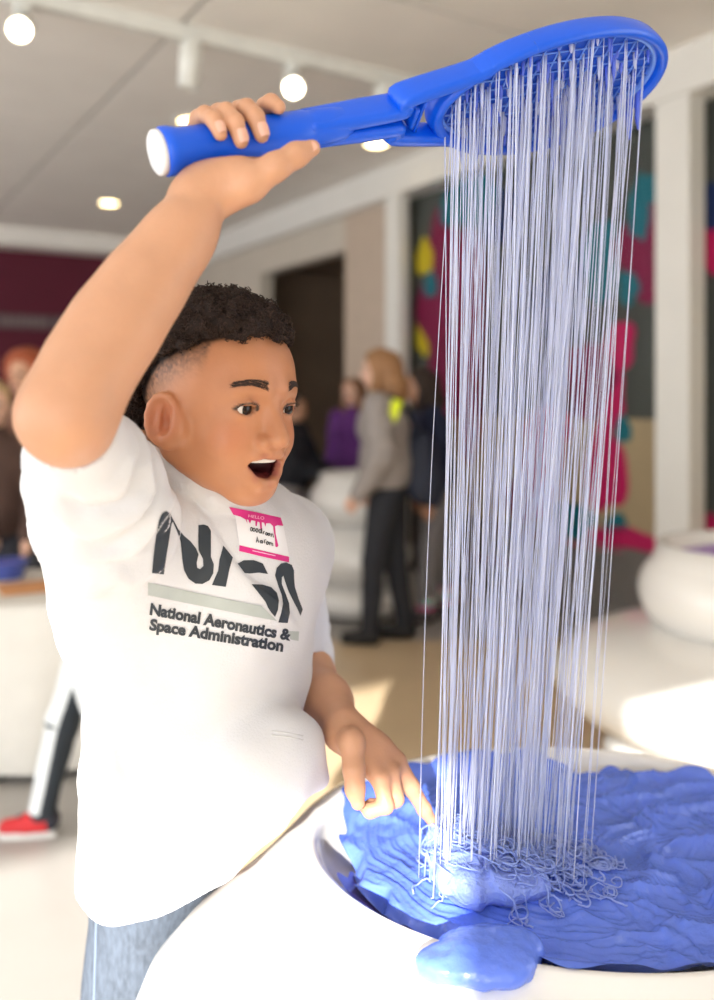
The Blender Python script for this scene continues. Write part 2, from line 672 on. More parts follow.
# unseen window wall behind the viewer; openings shaped to place the sun patches
wf = rbox(UF - .2, UF, VL, VR, 2.95, H).build('wall_front', m_cream)
tag(wf, 'cream wall out of view, window openings shaped for the sun patches', kind='structure')
rbox(UF - .2, UF, VL, -3.1, 2.45, 2.95).build('lintel', m_cream, wf)
rbox(UF - .2, UF, -3.1, -2.45, 2.82, 2.95).build('lintel', m_cream, wf)  # raised so the sun reaches the floor behind the boy
rbox(UF - .2, UF, -2.45, -1.9, 2.45, 2.95).build('lintel', m_cream, wf)
rbox(UF - .2, UF, -1.9, -1.5, 0, 2.95).build('pier', m_cream, wf)  # placed to keep the sun off the right side of the slime
rbox(UF - .2, UF, -1.5, -.2, 2.45, 2.95).build('lintel', m_cream, wf)
rbox(UF - .2, UF, -.2, VR, 0, 2.95).build('wall_part', m_cream, wf)  # closed off to cut flat light from behind the viewer
wl = rbox(UF, UB, VL - .15, VL, 2.85, H).build('wall_left', m_cream)  # out of view; window band lengthened to brighten the back of the room
tag(wl, 'cream side wall with a window band', kind='structure')
rbox(8.6, UB, VL - .15, VL, 0, 2.85).build('wall_part', m_cream, wl)
rbox(UF, 8.6, VL - .15, VL, 0, .1).build('sill', m_cream, wl)

# ---- ceiling track, spots and downlights
m_lampw = mat('lamp_white', (226, 226, 220), .4)
m_glow = mat('lamp_glow', (255, 244, 214), .4, 0, emit=14.0)
m_glow2 = mat('downlight_glow', (255, 226, 168), .4, 0, emit=7.0)
UT = 4.19
tr = rbox(UT - .025, UT + .025, -1.6, VR - .1, H - .075, H - .001).build('lighting_track', m_lampw)
tag(tr, 'long white lighting track running across the ceiling', 'track')


def spot(px, py, tilt, az, lab, lit=True, drop=.0):
    # hangs from the track under photo column px
    k = (px - CX) / F_PX
    v = UT * (-U2.x + k * U2.y) / (V2.x - k * V2.y)
    base = RV(UT, v, H - .075)
    t = empty('track_spotlight', base, lab, 'spotlight', 'spotlights on the ceiling track')
    MB().box((-.06, -.03, -.03), (.06, .03, 0), Matrix.Translation(base) @ RM).build('adaptor', m_lampw, t)
    MB().tube([base + Vector((0, 0, -.02)), base + Vector((0, 0, -.08))], .018, 12).build('stem', m_lampw, t, smooth=True)
    dirv = Vector((math.sin(tilt) * math.cos(az), math.sin(tilt) * math.sin(az), -math.cos(tilt)))
    q = dirv.to_track_quat('Z', 'Y').to_matrix().to_4x4()
    c = base + Vector((0, 0, -.10))
    b = MB().lathe([(.02, -.09), (.05, -.088), (.055, -.08), (.055, .13), (.047, .13), (.045, .10)], 24, c, M=q).build('lamp_body', m_lampw, t, smooth=True)
    MB().lathe([(.044, .105), (.044, .118), (.03, .124), (.0, .125)], 24, c, M=q).build('lens', m_glow if lit else mat('lens_off', (200, 200, 190), .3), t, smooth=True)
    return t


spot(22, 45, math.radians(62), math.radians(-75), 'lit white track spotlight turned to the viewer over the maroon side')
spot(190, 65, math.radians(8), math.radians(120), 'unlit upright white track spotlight between the two glowing ones', lit=False)
spot(293, 97, math.radians(60), math.radians(-85), 'lit white track spotlight glowing above the racket handle')
spot(384, 90, math.radians(10), math.radians(60), 'unlit white track spotlight at the glazed end of the track', lit=False)


def downlight(px, py, lab):
    c = PZ(px, py, H)
    t = empty('ceiling_downlight', c, lab, 'downlight', 'round downlights in the ceiling')
    MB().lathe([(.075, -.001), (.11, -.001), (.115, -.008), (.075, -.012)], 28, c).build('rim', m_lampw, t, smooth=True)
    MB().lathe([(.0, -.0125), (.074, -.0125), (.072, -.018), (.0, -.019)], 28, c).build('glass', m_glow2, t)
    return t


downlight(190, 120, 'warm round downlight behind the gripping hand')
downlight(376, 142, 'warm round downlight below the racket throat')
downlight(109, 202, 'warm round downlight beside the raised forearm')

# ================================================================ slime basin table
TC = Vector((.285, 1.135, 0))
YS = .81                                            # the basin is a broad oval
ZR = .80
m_gloss = mat('glossy_white_shell', (238, 236, 232), .16, .01, 5, coat=.4)


def gfun(a, r, z):
    # pebble outline: drawn in a little on the side where the child stands
    if r <= .37: return r
    def dist(deg):
        return math.atan2(math.sin(a - math.radians(deg)), math.cos(a - math.radians(deg)))
    q = 1 - .17 * math.exp(-(dist(163) / .40) ** 2) + .08 * math.exp(-(dist(212) / .5) ** 2) + .01 * math.sin(2 * a + .7)
    w = min(1, (r - .37) / .10)
    return r * (1 + (q - 1) * w)


SQ = Matrix.Diagonal((1, YS, 1, 1))
tb = empty('basin_table', TC, 'glossy white pebble shaped table with a round slime basin', 'table')
MB().lathe([(.0, .742), (.2, .742), (.28, .745), (.31, .752), (.328, .768), (.334, .785), (.338, .795), (.345, .799), (.353, .797), (.362, .79),
            (.38, .784), (.41, .774), (.45, .757), (.49, .732), (.52, .70), (.535, .665), (.53, .63), (.50, .595), (.44, .565), (.36, .545), (.25, .535), (.0, .53)],
           144, TC, gfun, SQ).build('basin_top', m_gloss, tb, smooth=True)
MB().lathe([(.0, .56), (.2, .555), (.34, .53), (.43, .49), (.47, .43), (.46, .36), (.40, .31), (.30, .28), (.0, .27)], 96, TC, None, SQ).build('middle_pebble', m_gloss, tb, smooth=True)
MB().lathe([(.0, .30), (.25, .29), (.38, .25), (.43, .18), (.42, .09), (.36, .03), (.30, .0), (.0, .0)], 96, TC, None, SQ).build('base_pebble', m_gloss, tb, smooth=True)

# ---- slime
m_slime = mat('blue_slime', (96, 128, 232), .22, .07, 14, coat=.25, sss=.12, sss_r=(.3, .4, 1), bump=.18, bscale=120, stretch=None)
m_pale = mat('pale_slime_strand', (194, 202, 236), .3, .05, 20, coat=.2, sss=.3, sss_r=(.5, .6, 1))
m_mound = mat('pale_slime_mound', (136, 158, 236), .4, .06, 30, bump=.5, bscale=160, sss=.2, sss_r=(.4, .5, 1))
slime = empty('slime', TC + Vector((0, 0, .76)), 'periwinkle blue slime filling the basin and stretching down from the racket', 'slime')

MC = PZ(500, 862, .80)                                # middle of the strand heap
nr, na = 150, 400
rr = np.linspace(0, 1, nr)[:, None]; aa = np.linspace(0, 2 * np.pi, na, endpoint=False)[None]
edge = .322 + .010 * np.sin(3 * aa + 1) + .009 * np.sin(7 * aa + 2) + .006 * np.sin(17 * aa) + .004 * np.sin(31 * aa + 1)
# the slime has pulled away from the rim on the side by the child
dl = np.arctan2(np.sin(aa - math.radians(205)), np.cos(aa - math.radians(205)))
edge = edge - .030 * np.exp(-(dl / .42) ** 2)
dl2 = np.arctan2(np.sin(aa - math.radians(120)), np.cos(aa - math.radians(120)))
edge = edge + .012 * np.exp(-(dl2 / .3) ** 2)
R_ = rr * edge
X_ = R_ * np.cos(aa) + TC.x; Y_ = R_ * np.sin(aa) * YS + TC.y
# folds: arcs swept round the basin, warped by noise
pn = np.stack([X_, Y_, np.zeros_like(X_)], -1)
w1 = fbm(pn * 6 + 3, 3); w2 = fbm(pn * 4 + 17, 3); w3 = fbm(pn * 13 + 40, 2)
ang = aa + np.zeros_like(R_)
left = sst(.40, .20, X_)
phase_l = 120 * R_ + 4.5 * w1 + 2.2 * ang
dirn = 2.1 + 1.5 * w2
phase_r = 62 * (X_ * np.cos(dirn) + Y_ * np.sin(dirn)) + 5.0 * w1
sharp = lambda ph, e: (1 - np.abs(np.sin(ph))) ** e
pw = pn + .05 * np.stack([w1, w2, 0 * w1], -1)
rid = lambda q, g: np.clip(1 - g * np.abs(q), 0, 1) ** 1.5
fold_l = .0026 * sharp(phase_l, 1.2) + .0020 * sharp(phase_l * 2.3 + 2 * w3, 1.4) + .0060 * rid(fbm(pw * 13 + 5, 2), 2.4)
fold_r = .0130 * rid(fbm(pw * 17 + 31, 2), 1.9) + .0070 * rid(fbm(pw * 36 + 9, 2), 2.2) + .006 * fbm(pw * 12, 2) + .0025 * sharp(phase_r * 1.3, 1.6)
z = .777 + .006 * w2 + left * fold_l + (1 - left) * fold_r + .0012 * fbm(pn * 55, 2)
md = np.sqrt(((X_ - MC.x) / 1.15) ** 2 + ((Y_ - MC.y) / 1.0) ** 2)
z = z + .030 * np.exp(-(md / .075) ** 2)
fade = sst(1.0, .955, rr + 0 * z)
zfl = .744 + .055 * sst(.27, .335, R_)
z = zfl + (z - zfl) * fade ** .6
z = np.maximum(z, zfl + .0015)
zgrid = z
verts = np.stack([X_, Y_, z], -1).reshape(-1, 3)
i0 = np.arange(nr - 1)[:, None] * na; k0 = np.arange(na)[None]; k1 = (k0 + 1) % na
Fq = np.stack([i0 + k0, i0 + na + k0, i0 + na + k1, i0 + k1], -1).reshape(-1, 4)
link('slime_pool', npmesh(verts, Fq), m_slime, slime)


def pool_z(x, y):
    dx, dy = x - TC.x, (y - TC.y) / YS
    a = math.atan2(dy, dx) % (2 * math.pi)
    k = int(a / (2 * math.pi) * na) % na
    i = min(nr - 1, int(math.hypot(dx, dy) / edge[0, k] * (nr - 1)))
    return float(zgrid[i, k])


# smear left on the basin floor where the slime pulled away
mb = MB(); n = 60
pts = []
for k in range(n):
    a = 2 * math.pi * k / n
    q = 1 + .12 * math.sin(4 * a) + .08 * math.sin(9 * a + 1)
    pts.append((.11 * q * math.cos(a), .030 * q * math.sin(a)))
an = math.radians(205)
vs = []
for (s_, t_) in pts:
    r_ = .286 + t_; b_ = an + s_ / .285
    x, y = TC.x + r_ * math.cos(b_), TC.y + YS * r_ * math.sin(b_)
    vs.append((x, y, .7475 + .04 * max(0, (r_ - .27) / .065) ** 1.3))
mb.add(vs + [(TC.x + .286 * math.cos(an), TC.y + YS * .286 * math.sin(an), .7505)], [(k, (k + 1) % n, n) for k in range(n)])
mb.build('smear', mat('slime_smear', (96, 84, 160), .3, .2, 40), slime, smooth=True)

# blob that slopped over the near rim
sc = Sculpt()
bc = PZ(478, 966, .80)
sc.ell(bc + Vector((0, .004, -.002)), (.050, .024, .011), .02)
sc.ell(bc + Vector((-.030, .004, -.002)), (.028, .017, .009), .02)
sc.ell(bc + Vector((.030, .030, -.004)), (.040, .030, .012), .03)
sc.ell(bc + Vector((.005, .045, -.012)), (.045, .035, .014), .03)
sc.disp(lambda p: .0025 * fbm(p * 40, 3), bc, .2)
V, Fq = sc.mesh(bc - Vector((.13, .1, .06)), bc + Vector((.13, .16, .05)), .0028)
link('overflow_blob', npmesh(V, Fq), m_slime, slime)

# pale heap where the strands land
sc = Sculpt()
hp = PZ(462, 872, .81)
sc.ell(hp, (.034, .048, .022), .02)
sc.ell(hp + Vector((.045, -.012, -.004)), (.045, .035, .018), .03)
sc.ell(hp + Vector((-.012, .045, .004)), (.022, .03, .024), .02)
sc.cone(hp + Vector((-.02, .055, .012)), P(436, 836, 1.085), .012, .005, .02)
sc.ell(hp + Vector((.06, .03, -.016)), (.055, .05, .014), .03)
sc.disp(lambda p: .0022 * np.sin(170 * (p[..., 0] * .8 + p[..., 1] * .3) + 5 * fbm(p * 25, 2)) + .002 * fbm(p * 50, 2), hp, .2)
V, Fq = sc.mesh(hp - Vector((.08, .1, .05)), hp + Vector((.17, .14, .07)), .0022)
link('strand_heap', npmesh(V, Fq), m_mound, slime)
heapT = BVHTree.FromPolygons([tuple(v) for v in V], [tuple(f) for f in Fq])

def pool_s(x, y):
    return max(pool_z(x + .006 * math.cos(k), y + .006 * math.sin(k)) for k in (0, 2.1, 4.2)) * .5 + pool_z(x, y) * .5


def top_z(x, y):
    h = heapT.ray_cast(Vector((x, y, 1)), Vector((0, 0, -1)))[0]
    return max(pool_s(x, y), h.z if h else 0)


# coils of fallen strand lying on the heap
mb = MB()
for i in range(430):
    r0 = min(.088, abs(random.gauss(0, .048))); a0 = random.random() * 6.28
    cx_, cy_ = MC.x + .02 + r0 * 1.2 * math.cos(a0), MC.y + r0 * math.sin(a0)
    lp = random.uniform(.005, .016); ph = random.random() * 6.28; turns = random.uniform(.8, 2.2)
    dx, dy = random.uniform(-.03, .03), random.uniform(-.03, .03)
    ps = []
    zz = random.uniform(.0, .02) * math.exp(-(r0 / .07) ** 2)
    m = 26
    for k in range(m):
        t = k / (m - 1)
        a = ph + turns * 6.28 * t
        x = cx_ + dx * t + lp * math.cos(a) * (1 - .3 * t); y = cy_ + dy * t + lp * math.sin(a) * (1 - .2 * t)
        ps.append((x, y, max(top_z(cx_ + dx * t, cy_ + dy * t), pool_s(x, y)) + .001 + zz * .6 + .0015 * math.sin(a * 2)))
    mb.tube(ps, random.uniform(.0007, .0012), 5, cap=False)
o = mb.build('fallen_coils', mat('coil_slime', (142, 162, 232), .32, .06, 30, coat=.2, sss=.2, sss_r=(.4, .5, 1)), slime, smooth=True)
o['kind'] = 'stuff'

# ================================================================ racket
R0 = P(157, 153, .80)                                          # middle of the handle's end cap
HC = Vector((.2199, 1.0073, 1.7010))                           # middle of the head
HA, HB = .161, .0786
ax = (HC - R0).normalized()
wv = Vector((-.199, .833, -.516)); wv = (wv - ax * wv.dot(ax)).normalized()      # across the head, away from the viewer
nv = ax.cross(wv).normalized()                                 # racket normal
if nv.z < 0: nv = -nv
m_blue = mat('racket_blue', (0, 88, 222), .36, .03, 10, coat=.05)
m_str = mat('string_blue', (104, 150, 238), .4)
rk = empty('racket', R0, 'bright blue plastic toy tennis racket held up by the boy', 'racket')


def hoop(t, sa=0.0):
    # egg shape, narrower towards the throat
    c, s_ = math.cos(t), math.sin(t)
    wdt = (HB + sa) * (1 + .10 * c)
    return HC + ax * ((HA + sa) * c) + wv * (wdt * s_)


prof = []
for k in range(12):
    a = 2 * math.pi * k / 12
    prof.append((math.copysign(abs(math.cos(a)) ** .6, math.cos(a)) * .0065, math.copysign(abs(math.sin(a)) ** .6, math.sin(a)) * .0135))
pts, frs = [], []
for k in range(96):
    t = 2 * math.pi * k / 96
    p = hoop(t); q = hoop(t + .01) - hoop(t - .01); q.normalize()
    out = q.cross(nv).normalized()
    pts.append(p); frs.append((out, nv))
MB().sweep(pts, frs, prof, closed=True).build('head_frame', m_blue, rk, smooth=True)
pr2 = [(x * .45, y * .35) for x, y in prof]
MB().sweep([p - (f[0] * .0075) for p, f in zip(pts, frs)], frs, pr2, closed=True).build('inner_lip', m_str, rk, smooth=True)


def sbox(w, h, e=.55, n=14):
    o = []
    for k in range(n):
        a = 2 * math.pi * k / n
        o.append((math.copysign(abs(math.cos(a)) ** e, math.cos(a)) * w, math.copysign(abs(math.sin(a)) ** e, math.sin(a)) * h))
    return o


def beam(path, ws, hs_, name, n=26, m=m_blue):
    ps = spline(path, n)
    fr, pf = [], []
    for i in range(n):
        t = (ps[min(i + 1, n - 1)] - ps[max(i - 1, 0)]).normalized()
        a = t.cross(nv).normalized()
        f = i / (n - 1) * (len(ws) - 1); k = min(int(f), len(ws) - 2); f -= k
        fr.append((a, nv)); pf.append(sbox(ws[k] + (ws[k + 1] - ws[k]) * f, hs_[k] + (hs_[k + 1] - hs_[k]) * f))
    return MB().sweep(ps, fr, pf).build(name, m, rk, smooth=True)


SH = R0 + ax * .185
for sgn, nm in ((-1, 'throat_arm'), (1, 'throat_arm')):
    tt = math.pi - sgn * .95 if sgn > 0 else math.pi + .95
    e = hoop(math.pi - .95 if sgn > 0 else math.pi + .95)
    mid = HC - ax * (HA + .050) + wv * sgn * .024
    path = [R0 + ax * .150 + wv * sgn * .008, R0 + ax * .21 + wv * sgn * .0095, R0 + ax * .26 + wv * sgn * .0125, mid, hoop(math.pi - sgn * .62), hoop(math.pi - sgn * .82), hoop(math.pi - sgn * 1.0), hoop(math.pi - sgn * 1.15)]
    beam(path, [.008, .0085, .008, .008, .0075, .0068, .0066, .0064], [.0150, .0165, .0160, .0150, .0140, .0137, .0136, .0134], nm, 48)
# web and bridges between the arms
beam([SH + ax * .0, SH + ax * .10], [.006, .006], [.004, .004], 'web_plate', 6)
beam([R0 + ax * .275 - wv * .012, R0 + ax * .275 + wv * .012], [.003, .003], [.012, .012], 'bridge', 4)
beam([HC - ax * (HA + .022) - wv * .03, HC - ax * (HA + .022) + wv * .03], [.002, .002], [.007, .007], 'bridge', 4)
# handle
q = Matrix((wv.to_tuple(), nv.to_tuple(), ax.to_tuple())).transposed().to_4x4()
MB().lathe([(.0, .004), (.0205, .004), (.0225, .006), (.0222, .014), (.0195, .022), (.0192, .05), (.0188, .052), (.0188, .058), (.0192, .060), (.019, .135), (.0188, .150),
            (.0180, .152), (.0180, .158), (.0186, .160), (.0184, .175), (.0176, .19), (.013, .20), (.0, .203)], 32, R0, M=q).build('handle', m_blue, rk, smooth=True)
MB().lathe([(.0, -.003), (.018, -.003), (.0205, -.001), (.0208, .004), (.0, .004)], 32, R0, M=q).build('end_cap', mat('cap_white', (236, 238, 240), .5), rk, smooth=True)
# film of slime caught on the strings
vs = [HC + nv * .0016]
na_ = 72
for j in range(1, 9):
    for k in range(na_):
        t = 2 * math.pi * k / na_
        p = HC.lerp(hoop(t, -.006), j / 8)
        vs.append(p + nv * (.0022 + .0010 * math.sin(p.x * 210 + 3 * math.sin(p.y * 130)) + .0007 * math.sin(p.y * 330)))
fs = [(0, 1 + k, 1 + (k + 1) % na_) for k in range(na_)] + [(1 + (j - 1) * na_ + k, 1 + j * na_ + k, 1 + j * na_ + (k + 1) % na_, 1 + (j - 1) * na_ + (k + 1) % na_) for j in range(1, 8) for k in range(na_)]
MB().add(vs, fs).build('string_film', mat('film_blue', (22, 84, 210), .3, .1, 60, coat=.2), rk, smooth=True)
# strings, one mesh each
HOOPPTS = 17
for i in range(1, 16):
    f = -1 + 2 * i / 16
    a_ = f * HA * .965
    w_ = (HB - .004) * math.sqrt(max(0, 1 - (a_ / HA) ** 2)) * (1 + .10 * a_ / HA)
    MB().tube([HC + ax * a_ - wv * w_, HC + ax * a_ + wv * w_], .0010, 5).build('string', m_str, rk, smooth=True)
for i in range(1, 12):
    b_ = (-1 + 2 * i / 12) * HB
    lim = HA * math.sqrt(max(0, 1 - (b_ / (HB * 1.0)) ** 2)) * .97
    MB().tube([HC + wv * b_ - ax * lim, HC + wv * b_ + ax * lim], .0010, 5).build('string', m_str, rk, smooth=True)

# ---- strands of slime hanging from the strings
random.seed(21)


def strand_bottom(p):
    # strands fall straight, drawn in a little towards the heap
    f = (p.x - HC.x); g = (p.y - HC.y)
    x = MC.x + .012 + f * .78 + random.gauss(0, .011)
    y = MC.y + .004 + g * .62 + random.gauss(0, .018)
    return Vector((x, y, pool_z(x, y) + .004))


cnt = 0
while cnt < 215:
    a_ = random.uniform(-.90, .93) * HA; b_ = random.uniform(-.93, .90) * HB
    if (a_ / HA) ** 2 + (b_ / HB) ** 2 > .86: continue
    # strands sit at string crossings along clustered rows
    if random.random() < .75: a_ = round(a_ / (HA * .124)) * HA * .124 + random.gauss(0, .0012)
    top = HC + ax * a_ + wv * b_
    bot = strand_bottom(top)
    bot.y = max(bot.y, MC.y - .055)
    if random.random() < .10:
        bot += Vector((random.gauss(0, .02), random.gauss(0, .015), 0))
    r = random.choice([.00032, .00042, .0005, .0006, .0008]) * random.uniform(.8, 1.25)
    sag = Vector((random.gauss(0, .0035), random.gauss(0, .003), 0))
    ps, rs = [], []
    m = 16
    for k in range(m):
        t = (k / (m - 1)) ** 1.6
        s_ = t ** 1.15
        ps.append(top.lerp(bot, t) + Vector(((bot.x - top.x) * (s_ - t), (bot.y - top.y) * (s_ - t), 0)) + sag * math.sin(math.pi * t))
        rs.append(r * (1 + .7 * math.exp(-t * 16)))
    # foot curls over onto the heap
    d = Vector((random.uniform(-1, 1), random.uniform(-1, 1), 0)).normalized() * random.uniform(.004, .016)
    ps.append(bot + d * .5 + Vector((0, 0, -.002))); rs.append(r * 1.3)
    MB().tube(ps, rs, 6).build('strand', m_pale, slime, smooth=True)
    cnt += 1
# thick drips still clinging to the strings
m_drip = mat('slime_drip', (92, 116, 224), .3, .06, 30, coat=.2, sss=.15, sss_r=(.3, .4, 1))
cnt = 0
while cnt < 120:
    a_ = random.uniform(-.80, .95) * HA; b_ = random.uniform(-.95, .93) * HB
    if (a_ / HA) ** 2 + (b_ / HB) ** 2 > .9: continue
    top = HC + ax * a_ + wv * b_ + Vector((0, 0, .002))
    L = random.choice([.008, .012, .018, .026]) * random.uniform(.7, 1.3); r = random.uniform(.0018, .0034)
    MB().tube([top + Vector((0, 0, .002)), top, top - Vector((0, 0, L * .3)), top - Vector((0, 0, L * .7)), top - Vector((0, 0, L))],
              [r * .4, r, r * .8, r * .7, r * .25], 7).build('drip', m_drip if random.random() < .6 else m_pale, slime, smooth=True)
    cnt += 1
for (px, py) in ((554, 150), (629, 120), (638, 110), (520, 165)):
    e = P(px, py - 8, 1.09)
    MB().tube([e + Vector((0, 0, .02)), e, e - Vector((0, 0, .02)), e - Vector((0, 0, .034))], [.002, .0045, .0042, .001], 8).build('drip', m_drip, slime, smooth=True)

# ================================================================ the boy
boy = empty('person', (-.30, 1.27, 0), 'boy in a white printed sweatshirt holding a blue racket overhead and touching slime', 'person')
SKIN = np.array(lin((198, 148, 116))[:3])

# ---- head frame: x = his left, y = forward, z = up
yaw = math.radians(52); pit = math.radians(5)
Fh = Vector((math.sin(yaw), -math.cos(yaw), 0)); Lh = Vector((math.cos(yaw), math.sin(yaw), 0)); Uh = Vector((0, 0, 1))
Fh, Uh = (Fh * math.cos(pit) - Uh * math.sin(pit)), (Uh * math.cos(pit) + Fh * math.sin(pit))
HO = Vector((-.150, .963, 1.348))
RH = np.array([[Lh[i], Fh[i], Uh[i]] for i in range(3)])


def hw(x, y, z):
    return HO + Lh * x + Fh * y + Uh * z


B = Sculpt()
# ---- trunk and legs (under the clothes)
RS = Vector((-.262, .955, 1.215)); RE = P(66, 414, .72); RW = P(206, 196, .80)          # right shoulder, elbow, wrist
LS = Vector((-.094, 1.115, 1.165)); LE = Vector((-.100, 1.29, .985)); LW = P(343, 726, 1.06)
NB = Vector((-.178, 1.005, 1.235))                                                        # base of the neck
CH = Vector((-.172, 1.045, 1.11)); HP = Vector((-.265, 1.25, .74))
B.cone(CH, HP, .085, .085, .03)
B.cone(NB + Vector((-.005, .02, -.03)), RS, .04, .04, .03)
B.cone(NB + Vector((-.005, .02, -.03)), LS, .04, .04, .03)
LEGS = [(Vector((-.290, 1.225, .70)), Vector((-.325, 1.23, .40)), Vector((-.35, 1.25, .08))), (Vector((-.275, 1.31, .70)), Vector((-.285, 1.34, .40)), Vector((-.27, 1.37, .08)))]
for h_, k_, f_ in LEGS:
    B.chain([h_, k_, f_], [.062, .042, .028], .03)
# ---- raised right arm
B.chain([RS, RE], [.038, .029], .02)
fo = Vector((-.004, .001, .003))
B.chain([RE, RE.lerp(RW, .2) + fo, RE.lerp(RW, .4) + fo, RE.lerp(RW, .6) + fo * .6, RE.lerp(RW, .8), RW], [.0285, .0310, .0305, .0272, .0232, .0208], .035)
B.ell(RE + Vector((.000, -.002, -.002)), (.0275, .0275, .0275), .03)
# ---- left arm
B.chain([LS, LE, LE.lerp(LW, .35), LE.lerp(LW, .72), LW], [.040, .034, .037, .031, .0225], .02)

# ---- right hand round the handle
c_ = -(R0 + ax * .10 - Vector((0, 0, CAMZ))); c_ = (c_ - ax * c_.dot(ax)).normalized()     # towards the viewer
t_ = ax.cross(c_).normalized()
if t_.z < 0: t_ = -t_


def grip(s, th, r):
    a = math.radians(th)
    return R0 + ax * s + (c_ * math.cos(a) + t_ * math.sin(a)) * r


fing = [(.046, .053, 16, .0075), (.066, .071, -2, .0082), (.088, .092, 2, .0084), (.112, .120, 58, .0082)]   # little, ring, middle, index
for (s0, s1, tip, rf) in fing:
    th = np.linspace(212, tip, 7)
    pts = [grip(s0 + (s1 - s0) * k / 6, th[k], .0192 + rf * (1.05 + .12 * math.sin(k * 1.6))) for k in range(7)]
    B.chain(pts, [rf * 1.25, rf * 1.16, rf * 1.05, rf * 1.1, rf * 1.0, rf * .98, rf * .86], .004)
    # metacarpal from the wrist
    B.cone(RW + ax * (s0 - .095) * .35 + Vector((0, 0, .004)), pts[0], .0145, .012, .012)
    B.cone(RW + ax * (s0 - .095) * .35 + Vector((.004, 0, .004)), grip(s0, 244, .031), .0155, .0115, .012)
# heel of the palm and ball of the thumb
B.ell(P(222, 186, .805), (.021, .016, .020), .018)
B.ell(P(246, 179, .802), (.020, .014, .018), .018)
B.chain([P(220, 196, .80), P(248, 184, .795), P(275, 167, .796), P(296, 155, .803), P(312, 148, .812)], [.015, .0150, .0120, .0105, .0078], .008)

# ---- left hand pointing into the slime
wr_ = LW
B.ell(P(370, 745, 1.055), (.030, .020, .019), .02, axes=[(P(398, 764, 1.045) - LW).normalized(), Vector((0, 1, 0)), (P(398, 764, 1.045) - LW).normalized().cross(Vector((0, 1, 0)))])
IX = [P(396, 762, 1.055), P(411, 787, 1.058), P(424, 809, 1.066), P(432, 821, 1.072)]
B.cone(LW, IX[0], .0185, .0125, .012)
B.chain(IX, [.0118, .0100, .0085, .0066], .005)
MD = [P(390, 772, 1.035), P(396, 799, 1.030), P(379, 807, 1.024), P(371, 804, 1.030)]
B.cone(LW + Vector((.0, -.006, -.004)), MD[0], .016, .011, .012)
B.chain(MD, [.0108, .0092, .0085, .0068], .004)
RG = [P(380, 779, 1.020), P(386, 806, 1.012), P(370, 811, 1.012), P(364, 807, 1.022)]
B.cone(LW + Vector((-.004, -.012, -.006)), RG[0], .015, .0105, .012)
B.chain(RG, [.0102, .0088, .0080, .0064], .004)
LT = [P(352, 742, 1.02), P(354, 770, 1.003), P(355, 789, 1.000), P(358, 803, 1.000)]
B.chain([LW + Vector((-.002, -.012, -.006))] + LT, [.018, .0145, .0118, .0105, .0080], .007)

# ---- head
B.setframe(HO, RH)
B.ell((0, -.012, .030), (.073, .090, .074), .02)
B.ell((0, .020, .030), (.063, .056, .052), .03)
B.ell((0, .020, -.022), (.061, .056, .062), .03)
for s in (-1, 1):
    B.cone((s * .051, -.002, -.046), (s * .018, .053, -.079), .017, .016, .03)
    B.ell((s * .036, .052, -.036), (.021, .019, .022), .02)
    B.cone((s * .012, .077, .021), (s * .042, .062, .018), .008, .006, .014)
B.ell((0, .057, -.087), (.019, .018, .014), .022)
B.ell((0, .065, -.050), (.028, .020, .026), .02)
# nose
B.cone((0, .077, .004), (0, .0925, -.029), .0070, .0108, .010)
for s in (-1, 1):
    B.ell((s * .0138, .0835, -.0345), (.0085, .0095, .0075), .004)
# neck
B.cone((0, -.030, -.045), (.0, -.044, -.140), .046, .046, .02)
B.cone((0, .0, -.072), (.0, -.034, -.125), .026, .038, .03)
# eyes: sockets, lids
for s in (-1, 1):
    B.ell((s * .032, .083, -.001), (.0165, .010, .0095), .010, 's')
    B.ell((s * .0310, .0640, .0), (.0148, .0143, .0143), .005)
    B.cone((s * .0185, .0775, -.0012), (s * .0185, .0775, -.001), .002, .002, .004)
    B.ell((s * .0315, .0790, -.0006), (.0108, .016, .0056), .0015, 's')
    B.cone((s * .0200, .0782, .0030), (s * .0320, .0800, .0062), .0020, .0022, .003)
    B.cone((s * .0320, .0800, .0062), (s * .0440, .0715, .0030), .0022, .0018, .003)
    B.ell((s * .0075, .0890, -.0410), (.0036, .0045, .0030), .002, 's')
# mouth: open smile with lips
lipU = [(-.0280, .0650, -.0490), (-.018, .0795, -.0470), (-.006, .0870, -.0455), (0, .0866, -.0465), (.006, .0870, -.0455), (.018, .0795, -.0470), (.0280, .0650, -.0490)]
lipL = [(-.0280, .0645, -.0500), (-.021, .0715, -.0670), (-.009, .0775, -.0780), (.009, .0775, -.0780), (.021, .0715, -.0670), (.0280, .0645, -.0500)]
B.ell((0, .068, -.0605), (.0262, .028, .0168), .004, 's')
B.chain(lipU, [.0022, .0034, .0040, .0036, .0040, .0034, .0022], .006)
B.chain(lipL, [.0022, .0040, .0048, .0048, .0040, .0022], .006)
B.ell((0, .052, -.0740), (.0180, .018, .0050), .004)                       # tongue
